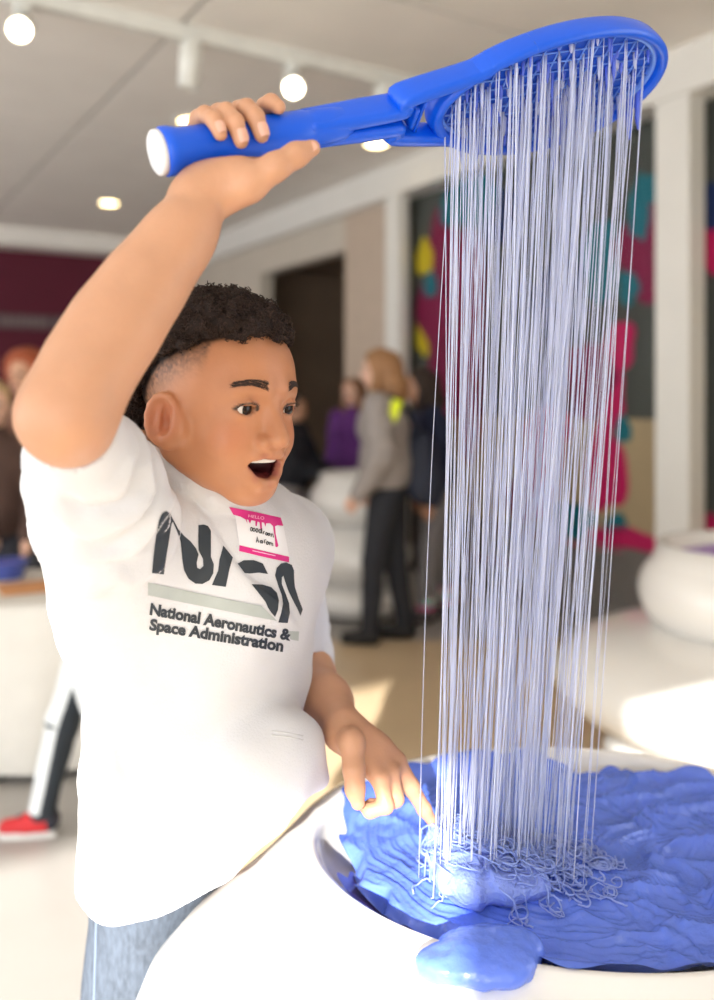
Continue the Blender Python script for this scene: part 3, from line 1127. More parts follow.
# ears
for s in (-1, 1):
    ea = [Vector((s * .42, -.90, 0)).normalized(), Vector((0, 0, 1)), Vector((s * .90, .42, 0)).normalized()]
    c = (s * .0770, .004, -.017)
    B.ell(c, (.0180, .0265, .0060), .006, axes=ea)
    B.ell((s * .0705, .014, -.025), (.010, .016, .018), .010)
    for k in range(9):                                                     # helix
        a0 = math.radians(-70 + k * 26); a1 = math.radians(-70 + (k + 1) * 26)
        def hx(a):
            return Vector(c) + ea[0] * (.0165 * math.cos(a)) + ea[1] * (.0245 * math.sin(a)) + ea[2] * .0035
        B.cone(hx(a0), hx(a1), .0038, .0038, .002)
    B.ell(Vector(c) + ea[2] * .0052 - ea[0] * .001 - ea[1] * .000, (.0118, .0178, .0078), .002, 's', axes=ea)
    B.ell(Vector(c) + ea[2] * .004 - ea[0] * .004 - ea[1] * .004, (.0070, .0095, .0090), .003, 's', axes=ea)
    B.cone(Vector(c) + ea[0] * .004 + ea[1] * .012 + ea[2] * .001, Vector(c) + ea[0] * .006 - ea[1] * .012 + ea[2] * .001, .0025, .0030, .003)
    B.cone(Vector(c) - ea[0] * .011 - ea[1] * .008, Vector(c) - ea[0] * .011 + ea[1] * .002, .0045, .004, .004)
    B.ell(Vector(c) - ea[1] * .0225 - ea[0] * .005 + ea[2] * .001, (.0080, .0085, .0060), .006, axes=ea)
B.setframe()
V, Fq = B.mesh((-.45, .66, 0.02), (.14, 1.46, 1.72), .0022)
V = laplace(V, Fq, 1, .3)
bodyV = V


def hl(V):
    return (V - A3(HO)) @ RH


L = hl(V)
col = np.tile(SKIN, (len(V), 1))
headm = (np.sqrt(((L - np.array([0, 0, -.0])) ** 2).sum(1)) < .16)
# warmer face, paler raised arm
n3 = fbm(V * 18, 2)[:, None]
col = col * (1 + .05 * n3)
face = headm[:, None] * np.array([1.0, .90, .80])
col = np.where(headm[:, None], col * np.array([.86, .71, .58]), col)


def blend(mask, rgb):
    global col
    m = np.clip(mask, 0, 1)[:, None]
    col = col * (1 - m) + np.array(lin(rgb)[:3]) * m


def polyd(pts, L):
    d = np.full(len(L), 9.0)
    for a, b in zip(pts[:-1], pts[1:]):
        a, b = np.array(a), np.array(b)
        ab = b - a
        t = np.clip(((L - a) @ ab) / (ab @ ab), 0, 1)
        d = np.minimum(d, np.sqrt(((L - a - t[:, None] * ab) ** 2).sum(1)))
    return d


blend(headm * sst(.0062, .0040, np.minimum(polyd(lipU, L), 9)) * .75, (150, 78, 68))
blend(headm * sst(.0070, .0046, polyd(lipL, L)) * .8, (160, 84, 78))
inm = (((L[:, 0] / .0265) ** 2 + ((L[:, 2] + .0605) / .0172) ** 2) < 1.05) & (L[:, 1] < .0765 - 14 * L[:, 0] ** 2) & (L[:, 1] > .03)
blend(inm * 1.0, (84, 26, 28))
blend((inm & (L[:, 2] < -.0705)) * .8, (150, 66, 66))
# cheeks and nose a touch redder
for s in (-1, 1):
    blend(headm * .22 * sst(.03, .0, np.sqrt(((L - np.array([s * .04, .062, -.03])) ** 2).sum(1))), (214, 110, 84))
    blend(headm * .25 * sst(.032, .012, np.sqrt(((L - np.array([s * .078, .004, -.017])) ** 2).sum(1))), (206, 104, 78))
    # lash line
    e = L - np.array([s * .0310, .0640, 0])
    rim = np.abs(np.sqrt(((L[:, 0] - s * .0315) / .0108) ** 2 + ((L[:, 2] + .0006) / .0056) ** 2) - 1.12)
    blend(headm * (L[:, 1] > .066) * sst(.28, .08, rim) * (.75 * (L[:, 2] > -.002) + .30), (34, 22, 18))
# shaved fade from temple to ear
hairline = .057 + .014 * sst(.035, .075, L[:, 1]) - .55 * np.clip(.036 - L[:, 1], 0, .05) - 1.05 * np.clip(-.014 - L[:, 1], 0, .1)
fz = L[:, 2] - hairline
fade_m = headm * sst(-.036, .006, fz) * sst(.048, .040, L[:, 1] + .10 * np.clip(fz, -.04, 0)) * (L[:, 1] > -.12)
spk = .65 + .35 * fbm(V * 420, 2)
blend(np.clip(fade_m * spk, 0, .95), (40, 28, 24))
blend(headm * sst(.002, .010, fz), (34, 24, 20))
# nails
for tipp, r_ in ((IX[-1], .007), (LT[-1], .008), (P(313, 146, .805), .007)):
    pass
body_me = npmesh(V, Fq)
setcol(body_me, col)
m_skin = mat('skin', (200, 146, 108), .48, .04, 40, sss=.12, attr='Col', bump=.05, bscale=300)
body = link('body', body_me, m_skin, boy)

# nails: thin shells on the showing fingertips
def nail(c, n, d, w, l):
    n = n.normalized(); d = (d - n * d.dot(n)).normalized(); s_ = n.cross(d)
    mb = MB(); vs = []
    for i in range(6):
        for j in range(7):
            u = -1 + 2 * i / 5; v = -1 + 2 * j / 6
            sh = math.sqrt(max(0, 1 - .35 * u * u * u * u))
            vs.append(c + d * (l * u) + s_ * (w * v * sh) + n * (.0012 * (1 - v * v) - .0008 * v * v))
    mb.add(vs, [(i * 7 + j, i * 7 + j + 1, (i + 1) * 7 + j + 1, (i + 1) * 7 + j) for i in range(5) for j in range(6)])
    return mb.build('fingernail', mat('nail', (222, 172, 150), .3, .03), boy, smooth=True)


for (s0, s1, tip, rf) in fing[:3]:
    a = math.radians(tip + 12)
    n = c_ * math.cos(a) + t_ * math.sin(a)
    d = c_ * -math.sin(a) + t_ * math.cos(a)
    nail(grip(s1, tip + 8, .0192 + rf * 1.12 + rf * .88), n, -d, rf * .62, rf * .75)
nail(P(310, 147, .8035), Vector((.1, -1, .25)), P(312, 148, .812) - P(297, 156, .803), .0050, .0062)

# ---- eyes
headT = BVHTree.FromPolygons([tuple(v) for v in V], [tuple(f) for f in Fq])


def body_near(p):
    h, n, i, d = headT.find_nearest(p)
    return h + n * .0004


m_eye = mat('eye_white', (208, 200, 194), .12, .02, 20, coat=.5)
m_iris = mat('iris', (26, 15, 11), .25, .1, 60, spec=.3, coat=.1)
for s in (-1, 1):
    c = hw(s * .0310, .0640, 0)
    mb = MB().lathe([(.0001, -.0124)] + [(.0124 * math.sin(a), -.0124 * math.cos(a)) for a in np.linspace(.2, 3.0, 14)] + [(.0001, .0124)], 24, (0, 0, 0))
    g = (Fh * 1.0 + Lh * .10 + Uh * -.10).normalized()
    q = g.to_track_quat('Z', 'Y').to_matrix().to_4x4()
    mb.v = [c + (q @ v) for v in mb.v]
    e = mb.build('eyeball', m_eye, boy, smooth=True)
    mb = MB().lathe([(.0074, .0102), (.0060, .0113), (.0035, .0123), (.0018, .01262), (.0001, .0127)], 24)
    mb.v = [c + (q @ v) for v in mb.v]
    mb.build('iris', m_iris, e, smooth=True)
    mb = MB()
    for k in range(9):                                                     # lashes
        u = -1 + k / 4
        p0 = hw(s * .032 + .0115 * u, .0795 - .004 * u * u - s * 0 - (.0035 if u * s > 0 else 0) * abs(u), .0046 - .0035 * u * u)
        mb.tube([p0, p0 + Fh * .003 + Uh * .0008 + Lh * (.0015 * u), p0 + Fh * .0048 + Uh * .003 + Lh * (.0025 * u)], [.0004, .0003, .0001], 4)
    mb.build('eyelashes', mat('lash', (20, 14, 12), .6), e, smooth=True)
    # eyebrow: a brush of short hairs
    mb = MB()
    for k in range(170):
        u = random.random(); w = random.uniform(-1, 1)
        p0 = Vector((s * (.0135 + .029 * u), .0855 - .0185 * u * u - .001, .0225 + .0055 * math.sin(u * 2.4) - .004 * u + w * (.0040 - .0020 * u)))
        dd = Vector((s * .8, -.35 - .3 * u, .35 - .5 * u))
        p = hw(*p0)
        # settle on the brow
        q0 = body_near(p)
        d3 = (Lh * dd.x + Fh * dd.y + Uh * dd.z).normalized()
        mb.tube([q0, q0 + d3 * .0035 + Fh * .0006, q0 + d3 * .0065], [.0004, .00035, .0001], 3, cap=False)
    brow = mb
    brow.build('eyebrow', mat('brow_hair', (58, 40, 31), .7), boy, smooth=True)
# teeth: upper arc
mb = MB()
for k in range(-4, 5):
    a = k * .205
    c = Vector((.0235 * math.sin(a) * 1.05, .0555 + .0235 * math.cos(a) - .0015, -.0520))
    wd = .0044 if abs(k) > 1 else .0047
    hgt = .0040
    M_ = Matrix.Translation(c) @ Matrix.Rotation(-a, 4, 'Z')
    b2 = MB().box((-wd * .95, -.0018, -hgt), (wd * .95, .0018, hgt), M_)
    b2.v = [hw(*v) for v in b2.v]
    b2.build('tooth', mat('tooth', (236, 230, 220), .2, .02, 30), boy, smooth=False, bevel=.0008)

# ---- hair: close curls
HS = Sculpt()
HS.setframe(HO, RH)
HS.ell((0, -.022, .036), (.086, .104, .084), .01)
HS.ell((0, .010, .060), (.070, .066, .050), .03)
HS.ell((0, -.062, .008), (.074, .068, .070), .03)


def hl_cut(p):
    # positive above the hair line
    x, y, z = p[..., 0], p[..., 1], p[..., 2]
    line = .0600 + .012 * sst(.035, .075, y) - .42 * np.clip(.030 - y, 0, .055) - 1.05 * np.clip(-.022 - y, 0, .1)
    line = line + .012 * sst(.045, .062, np.abs(x)) * sst(.02, .05, y)
    return -(z - line) * .85


HS.fn(hl_cut, (0, 0, 0), 9, .012, 'i')
HS.disp(lambda p: .0050 * fbm(p * 85, 2) + .0026 * np.abs(vnoise(p * 210)), (0, 0, 0), 9)
HS.setframe()
V, Fq = HS.mesh(HO - Vector((.15, .15, .10)), HO + Vector((.15, .15, .16)), .0024)
m_hair = mat('curly_hair', (42, 31, 27), .8, .3, 120, spec=.3)
hair = link('hair', npmesh(V, Fq), m_hair, boy)
mb = MB()
sel = rng.choice(len(V), 7000, replace=False)
nrm = np.zeros((len(V), 3)); hair.data.vertices.foreach_get('normal', nn := np.zeros(len(V) * 3, dtype=np.float32)); nrm = nn.reshape(-1, 3)
for i in sel:
    p = Vector(V[i]); n = Vector(nrm[i])
    if n.dot(Fh) * .3 + n.dot(Uh) < -.85: continue
    a = n.orthogonal().normalized(); b = n.cross(a)
    ph = random.random() * 6.28; rad = random.uniform(.0012, .0028); ln = random.uniform(.003, .007); tr_ = random.uniform(.8, 1.7)
    ps = []
    for k in range(7):
        t = k / 6
        an = ph + tr_ * 6.28 * t
        ps.append(p + n * (ln * t - .0015) + (a * math.cos(an) + b * math.sin(an)) * rad)
    mb.tube(ps, .00055, 3, cap=False)
o = mb.build('curls', mat('curl_highlight', (62, 47, 40), .75, .3, 120, spec=.3), hair, smooth=True)  # curls coloured lighter than the hair to stand in for highlights
o['kind'] = 'stuff'

# ---- sweatshirt
W = Sculpt()
Lt = Vector((.80, .60, 0)).normalized(); Ft = Vector((.60, -.80, 0)).normalized()      # chest axes: his left, forward
Ut = (Vector((-.165, 1.02, 1.18)) - Vector((-.262, 1.19, .80))).normalized()
Lt = (Lt - Ut * Lt.dot(Ut)).normalized(); Ft = Lt.cross(Ut).normalized()
if Ft.y > 0: Ft = -Ft
axs = [Lt, Ft, Ut]
W.ell(Vector((-.168, 1.045, 1.130)), (.138, .098, .140), .03, axes=axs)
W.ell(Vector((-.190, 1.080, 1.010)), (.140, .108, .160), .05, axes=axs)
W.ell(Vector((-.198, 1.105, .900)), (.142, .110, .150), .05, axes=axs)
W.ell(Vector((-.200, 1.130, .790)), (.144, .116, .150), .05, axes=axs)
W.ell(Vector((-.212, 1.150, .715)), (.140, .112, .120), .05, axes=axs)
W.cone(NB + Vector((-.01, .010, .004)), RS + Vector((.03, .02, -.004)), .060, .054, .04)
W.cone(NB + Vector((0, .015, -.015)), LS, .058, .056, .04)
# right sleeve, raised
cuffR = RS.lerp(RE, .80)
W.cone(RS, cuffR, .062, .0410, .035)
W.cone(RS + Vector((.0, .02, -.075)), RS.lerp(RE, .55) + Vector((.006, 0, -.022)), .075, .048, .04)
W.ell(Vector((-.258, 1.02, 1.10)), (.065, .075, .10), .05)
# left sleeve, hanging, bunched at the elbow
cuffL = LE.lerp(LW, .30)
W.cone(LS, LE, .055, .054, .03)
W.cone(LE, cuffL, .055, .045, .02)
W.ell(LE.lerp(LS, .25) + Vector((.006, -.03, .02)), (.046, .055, .055), .03)
# front pouch standing away from the belly
W.ell(P(262, 770, 1.00), (.075, .045, .070), .03, axes=axs)
W.cone(P(300, 745, 1.03), P(322, 778, 1.04), .022, .010, .03)
# folds
def fold(p):
    q = p - A3(CH)
    a = q @ A3(Lt); b = q @ A3(Ut)
    w = fbm(p * 9, 2)
    f1 = .0065 * np.sin(48 * (a * .85 + b * .40) + 4.0 * w) * sst(-.02, -.20, b) * (.5 + .5 * vnoise(p * 6))
    f2 = .0045 * fbm(p * 14, 2)
    return f1 + f2


W.disp(fold, CH, 1.2)
# the cloth of the raised side laps over the other along a diagonal, across the print
k0_, k1_ = P(180, 490, .96), P(296, 626, .97)
kd = k1_ - k0_; kl = kd.length; kd.normalize()
kn = kd.cross(Ft).normalized()
if kn.x > 0: kn = -kn


def lap(p):
    q = p - A3(k0_)
    s_ = q @ A3(kn); t_2 = (q @ A3(kd)) / kl
    fr = ((p - A3(CH)) @ A3(Ft)) > 0
    return -.0085 * sst(-.0025, .0025, s_ + .004 * np.sin(9 * t_2)) * (1 - sst(.005, .085, s_)) * sst(-.12, .10, t_2) * sst(1.15, .85, t_2) * fr


W.disp(lap, CH, 1.2)
uax = (RE - RS).normalized()


def sleeve_r(p):
    q = p - A3(RS)
    t = q @ A3(uax)
    w = fbm(p * 22, 2)
    r = np.sqrt(((q - t[..., None] * A3(uax)) ** 2).sum(-1))
    return .0075 * np.sin(135 * t + 2.6 * w + 14 * q[..., 0]) * sst(.03, .11, t) * sst(.235, .19, t) * (r < .12)


W.disp(sleeve_r, RS.lerp(RE, .5), .25)
lax = (LE - LS).normalized()
W.disp(lambda p: .005 * np.sin(120 * ((p - A3(LS)) @ A3(lax)) + 3 * fbm(p * 20, 2)) * sst(.12, .06, np.sqrt(((p - A3(LE)) ** 2).sum(-1))), LE, .16)
# collar
W.ell(P(226, 532, .985), (.060, .040, .040), .03)
NA = Vector((.10, -.22, .96)).normalized()
e1 = NA.cross(Vector((0, 1, 0))).normalized(); e2 = NA.cross(e1)
NC = NB + NA * .030
ring = [NC + e1 * (.064 * math.cos(a)) + e2 * (.060 * math.sin(a)) + NA * (.006 * math.sin(2 * a)) for a in np.linspace(0, 2 * math.pi, 17)]
ring = [p + Vector((0, 0, .022)) * max(0, -(p - NC).dot(Lt) / .062) for p in ring]
W.chain(ring, [.013] * 17, .012)
W.cone(NB + NA * .036, NB + NA * .12, .051, .055, .008, 's')
# cuffs: ribbed rings, hollow
W.cone(cuffR - uax * .012, cuffR + uax * .006, .0415, .0400, .006)
W.cone(cuffR - uax * .02, cuffR + uax * .12, .0335, .0360, .003, 's')
fax = (LW - LE).normalized()
W.cone(cuffL - fax * .02, cuffL + fax * .006, .046, .043, .006)
W.cone(cuffL - fax * .02, cuffL + fax * .14, .0385, .0395, .003, 's')
# hem
hA, hB, hC = P(84, 882, 1.10), P(162, 912, 1.015), P(300, 832, 1.045)
hn = (hB - hA).cross(hC - hA).normalized()
if hn.z > 0: hn = -hn
W.plane(hA, hn, .006)
V, Fq = W.mesh((-.46, .70, .60), (.06, 1.45, 1.40), .0032)
V = laplace(V, Fq, 1, .4)
m_cloth = mat('white_sweatshirt', (212, 211, 213), .85, .015, 30, bump=.12, bscale=400, sheen=.2)
shirt = link('sweatshirt', npmesh(V, Fq), m_cloth, boy)
shirtT = BVHTree.FromPolygons([tuple(v) for v in V], [tuple(f) for f in Fq])
EYE = Vector((0, 0, CAMZ))


def on_shirt(px, py, off=.0009):
    d = (P(px, py, 1) - EYE).normalized()
    hit, n, i, dist = shirtT.ray_cast(EYE, d)
    if hit is None:
        return None
    return hit - d * off


def stick(polys, name, material, parent, off=.0009, sub=2.0):
    """flat print traced in photo pixels, laid onto the cloth; polys: outlines"""
    bm_ = bmesh.new()
    for poly in polys:
        vs = [bm_.verts.new((x, y, 0)) for x, y in poly]
        es = [bm_.edges.new((vs[i], vs[(i + 1) % len(vs)])) for i in range(len(vs))]
        bmesh.ops.triangle_fill(bm_, edges=es, use_beauty=True)
    for it in range(7):
        lg = [e for e in bm_.edges if e.calc_length() > sub]
        if not lg: break
        bmesh.ops.subdivide_edges(bm_, edges=lg, cuts=1)
        bmesh.ops.triangulate(bm_, faces=bm_.faces)
    bad = []
    for v in bm_.verts:
        h = on_shirt(v.co.x, v.co.y, off)
        if h is None: bad.append(v)
        else: v.co = h
    bmesh.ops.delete(bm_, geom=bad, context='VERTS')
    me = bpy.data.meshes.new(name)
    bm_.to_mesh(me); bm_.free()
    return link(name, me, material, parent)


def C1(pts):   # traced in a close-up: 4.2 pixels to one photo pixel, corner (140, 495)
    return [(140 + x / 4.2, 495 + y / 4.2) for x, y in pts]


def C2(pts):
    return [(140 + x / 4.2, 570 + y / 4.2) for x, y in pts]


def C3(pts):
    return [(230 + x / 6.21, 560 + y / 6.21) for x, y in pts]


m_ink = mat('print_dark', (38, 46, 54), .55, .08, 60)
m_bar = mat('print_grey', (172, 178, 174), .6, .06, 40)
stick([C1([(50, 328), (58, 250), (68, 170), (80, 105), (94, 76), (110, 66), (126, 78), (140, 104), (160, 142), (186, 172), (214, 196), (236, 225), (246, 250), (238, 285), (240, 305), (252, 312), (266, 298),
            (264, 268), (246, 232), (245, 200), (246, 126), (268, 124), (286, 130), (298, 150), (298, 260), (310, 290), (308, 328), (292, 358), (262, 374), (232, 372), (204, 352), (186, 318), (178, 270), (172, 200), (156, 150), (138, 112), (132, 124), (124, 180), (112, 250), (100, 334)])],
      'letter', m_ink, shirt)
stick([C1([(302, 378), (316, 345), (328, 318), (334, 270), (350, 212), (390, 262), (376, 310), (368, 350), (360, 386)])], 'letter', m_ink, shirt)
stick([C1([(410, 288), (436, 274), (480, 274), (516, 288), (538, 332), (500, 326), (462, 330), (440, 328)]),
       C3([(134, 150), (200, 152), (256, 168), (292, 204), (304, 250), (298, 310), (280, 354), (256, 326), (236, 296), (222, 262), (196, 228)])], 'letter', m_ink, shirt)
stick([C3([(280, 96), (290, 50), (316, 22), (350, 16), (384, 30), (398, 64), (398, 110), (404, 170), (426, 240), (452, 306), (438, 348), (420, 306), (392, 252), (366, 200), (344, 140), (332, 98), (322, 108), (322, 150), (346, 210), (368, 270), (372, 330), (358, 392), (300, 388), (318, 330), (330, 270), (322, 220), (300, 160)])], 'letter', m_ink, shirt)
stick([C2([(34, 52), (180, 84), (340, 118), (470, 144), (510, 150), (545, 184), (576, 214), (480, 196), (330, 166), (160, 132), (34, 106)]), C2([(616, 256), (668, 258), (666, 298), (632, 292)])], 'grey_bar', m_bar, shirt)


def text_print(body_, quad, name, material, parent, bold=.0, off=.0010):
    """quad: photo pixels of the text block: left-bottom, right-bottom, right-top, left-top"""
    cu = bpy.data.curves.new('text', 'FONT')
    cu.body = body_
    cu.offset = bold
    cu.resolution_u = 3
    to = bpy.data.objects.new('text', cu)
    COL.objects.link(to)
    bpy.context.view_layer.update()
    me = bpy.data.meshes.new_from_object(to.evaluated_get(bpy.context.evaluated_depsgraph_get()))
    bpy.data.objects.remove(to)
    co = np.array([v.co[:] for v in me.vertices])
    lo, hi = co.min(0), co.max(0)
    lo[1] = min(lo[1], 0) ; capz = .70
    bm_ = bmesh.new(); bm_.from_mesh(me)
    bmesh.ops.triangulate(bm_, faces=bm_.faces)
    q = [np.array(p, dtype=float) for p in quad]
    bad = []
    for v in bm_.verts:
        u = (v.co.x - lo[0]) / (hi[0] - lo[0]); w = v.co.y / capz
        p = (q[0] * (1 - u) + q[1] * u) * (1 - w) + (q[3] * (1 - u) + q[2] * u) * w
        h = on_shirt(p[0], p[1], off)
        if h is None: bad.append(v)
        else: v.co = h
    bmesh.ops.delete(bm_, geom=bad, context='VERTS')
    me2 = bpy.data.meshes.new(name); bm_.to_mesh(me2); bm_.free()
    return link(name, me2, material, parent)


text_print('National Aeronautics &', [C2([(40, 186)])[0], C2([(632, 296)])[0], C2([(640, 252)])[0], C2([(46, 140)])[0]], 'lettering', m_ink, shirt, .045)
text_print('Space Administration', [C2([(38, 250)])[0], C2([(600, 342)])[0], C2([(606, 296)])[0], C2([(44, 206)])[0]], 'lettering', m_ink, shirt, .045)
# small coral mark on the far sleeve
stick([C3([(590, 205), (600, 190), (618, 186), (640, 220), (636, 240), (616, 226), (596, 222)])], 'sleeve_mark', mat('coral_print', (226, 150, 136), .6), shirt)

# ---- name sticker
def TQ(pts):
    return [(225 + x / 9.52, 500 + y / 9.52) for x, y in pts]


tagm = mat('sticker_magenta', (206, 30, 124), .4, .03)
badge = stick([TQ([(38, 66), (300, 116), (530, 168), (556, 246), (612, 540), (612, 596), (380, 545), (132, 488), (138, 430), (100, 160)])], 'name_sticker', mat('sticker_white', (228, 226, 228), .4, .01), boy, .0016)
stick([TQ([(38, 66), (300, 116), (530, 168), (556, 246), (500, 240), (476, 250), (484, 330), (508, 436), (496, 450), (480, 444), (474, 360), (458, 250), (430, 222), (392, 222), (384, 256), (372, 216), (350, 212), (352, 288), (338, 288), (330, 214), (310, 206), (302, 250), (290, 244), (290, 200), (250, 192), (238, 226), (222, 190), (206, 184), (214, 226), (196, 186), (150, 160), (80, 140)])], 'sticker_band', tagm, badge, .0022)
stick([TQ([(138, 430), (380, 488), (610, 540), (610, 594), (380, 545), (134, 486)])], 'sticker_band', tagm, badge, .0022)
text_print('HELLO', [TQ([(222, 164)])[0], TQ([(372, 188)])[0], TQ([(376, 160)])[0], TQ([(226, 136)])[0]], 'lettering', mat('sticker_pale', (244, 190, 214), .5), badge, .0, .0028)
stick([TQ([(262, 478), (480, 526), (480, 534), (262, 486)])], 'sticker_line', mat('sticker_pale', (244, 190, 214), .5), badge, .0028)
m_pen = mat('pen_black', (18, 18, 22), .6)


def pen(strokes, name):
    mb = MB()
    for st in strokes:
        ps = [on_shirt(*TQ([p])[0], off=.0028) for p in st]
        ps = [p for p in ps if p is not None]
        if len(ps) > 1: mb.tube(ps, .0005, 5)
    return mb.build(name, m_pen, badge, smooth=True)


def oval(cx, cy, rx, ry, n=9):
    return [(cx + rx * math.cos(a), cy + ry * math.sin(a)) for a in np.linspace(0, 2 * math.pi, n)]


pen([oval(252, 278, 10, 18), oval(276, 284, 10, 16), oval(304, 290, 10, 18), oval(334, 298, 11, 18), [(350, 270), (346, 318)], [(366, 300), (362, 326)], [(364, 306), (376, 298)],
     oval(396, 322, 9, 13), oval(418, 328, 9, 13), [(438, 352), (442, 322), (456, 326), (462, 356)]], 'handwriting')
pen([[(298, 404), (306, 350), (320, 404)], [(300, 384), (318, 386)], oval(344, 398, 9, 13), [(356, 384), (356, 414)], [(374, 412), (376, 380), (390, 378)], oval(404, 410, 10, 14), [(424, 430), (426, 402), (438, 408), (440, 432), (440, 408), (454, 412), (456, 438)]], 'handwriting')

# ---- pouch seam, trousers, shoes
m_seam = mat('seam_thread', (206, 205, 204), .8)
for pts in ([(272, 731), (288, 733), (303, 736)], [(272, 735), (288, 737), (303, 740)]):
    ps = [on_shirt(x, y, .0004) for x, y in pts]
    ps = [p for p in ps if p is not None]
    if len(ps) > 1: MB().tube(ps, .0008, 5).build('seam', m_seam, shirt, smooth=True)

T = Sculpt()
T.cone(Vector((-.262, 1.215, .82)), Vector((-.280, 1.255, .70)), .092, .092, .03)
for h_, k_, f_ in LEGS:
    T.chain([h_, k_, f_ + Vector((0, 0, .02))], [.076, .064, .056], .03)
T.disp(lambda p: .004 * fbm(p * 14, 2) + .002 * np.sin(60 * p[..., 2] + 4 * fbm(p * 8, 2)), HP, 2)
T.plane((0, 0, .06), (0, 0, -1), .004)
V, Fq = T.mesh((-.5, 1.02, .04), (-.1, 1.5, .95), .005)
m_jean = mat('grey_denim', (76, 85, 98), .85, .28, 160, stretch=(1, 1, .35), bump=.2, bscale=300)
pants = link('trousers', npmesh(V, Fq), m_jean, boy)
# side seam down the outer leg
sm = []
pT = BVHTree.FromPolygons([tuple(v) for v in V], [tuple(f) for f in Fq])
for y in np.linspace(900, 1010, 12):
    d = (P(97 - (y - 900) * .03, y, 1) - EYE).normalized()
    h = pT.ray_cast(EYE, d)[0]
    if h: sm.append(h - d * .0006)
if len(sm) > 2: MB().tube(sm, .0016, 6).build('side_seam', mat('seam_denim', (112, 126, 146), .8), pants, smooth=True)
for h_, k_, f_ in LEGS:
    S_ = Sculpt()
    fw = Vector((.75, -.66, 0)) if f_.y < 1.3 else Vector((.65, -.76, 0))
    b0 = Vector((f_.x, f_.y, 0))
    S_.cone(b0 + Vector((0, 0, .06)) - fw * .02, b0 + Vector((0, 0, .045)) + fw * .03, .042, .042, .02)
    S_.cone(b0 + Vector((0, 0, .045)) + fw * .03, b0 + Vector((0, 0, .032)) + fw * .13, .042, .030, .02)
    S_.plane((0, 0, .001), (0, 0, -1), .003)
    V, Fq = S_.mesh(b0 - Vector((.2, .2, .01)), b0 + Vector((.2, .2, .13)), .005)
    link('shoe', npmesh(V, Fq), mat('dark_shoe', (60, 62, 70), .6), boy)

# ================================================================ other pebble tables
def pebble_stack(c, prof_list, lab, names, slime_mat=None, sr=.0, sz=0.0):
    t = empty('pebble_table', c, lab, 'table')
    for nm, prof in zip(names, prof_list):
        MB().lathe(prof, 72, c).build(nm, m_gloss, t, smooth=True)
    if slime_mat:
        MB().lathe([(.0, sz + .012), (sr * .6, sz + .014), (sr * .9, sz + .006), (sr, sz - .006), (.0, sz - .01)], 48, c,
                   lambda a, r, z: r * (1 + .05 * math.sin(5 * a))).build('slime_fill', slime_mat, t, smooth=True)
    return t


def pebble(r, z0, z1, basin=0.0, n=22, e=.75):
    zc, h_ = (z0 + z1) / 2, (z1 - z0) / 2
    pr = []
    for k in range(n + 1):
        a = -math.pi / 2 + math.pi * k / n
        pr.append((max(.001, r * abs(math.cos(a)) ** e), zc + h_ * math.sin(a)))
    if basin:
        pr = [p for p in pr if not (p[1] > zc and p[0] < basin + .03)]
        pr += [(basin + .02, z1 + .002), (basin, z1 - .004), (basin - .015, z1 - .03), (basin - .05, z1 - .06), (.001, z1 - .065)]
    return pr


m_purple = mat('purple_slime', (142, 86, 188), .35, .08, 12, coat=.2)
pebble_stack(Vector((1.37, 3.02, 0)), [pebble(.52, 0, .24), pebble(.69, .20, .60), pebble(.40, .53, .86, .31, 22, .45)], 'tall stack of glossy white pebbles with purple slime on top, beside the square column',
             ['base_pebble', 'middle_pebble', 'top_pebble'], m_purple, .29, .815)
pebble_stack(Vector((.01, 5.55, 0)), [pebble(.30, 0, .24), pebble(.34, .20, .60), pebble(.31, .56, .90, .22)], 'distant stack of three white pebbles in front of the woman in grey',
             ['base_pebble', 'middle_pebble', 'top_pebble'])

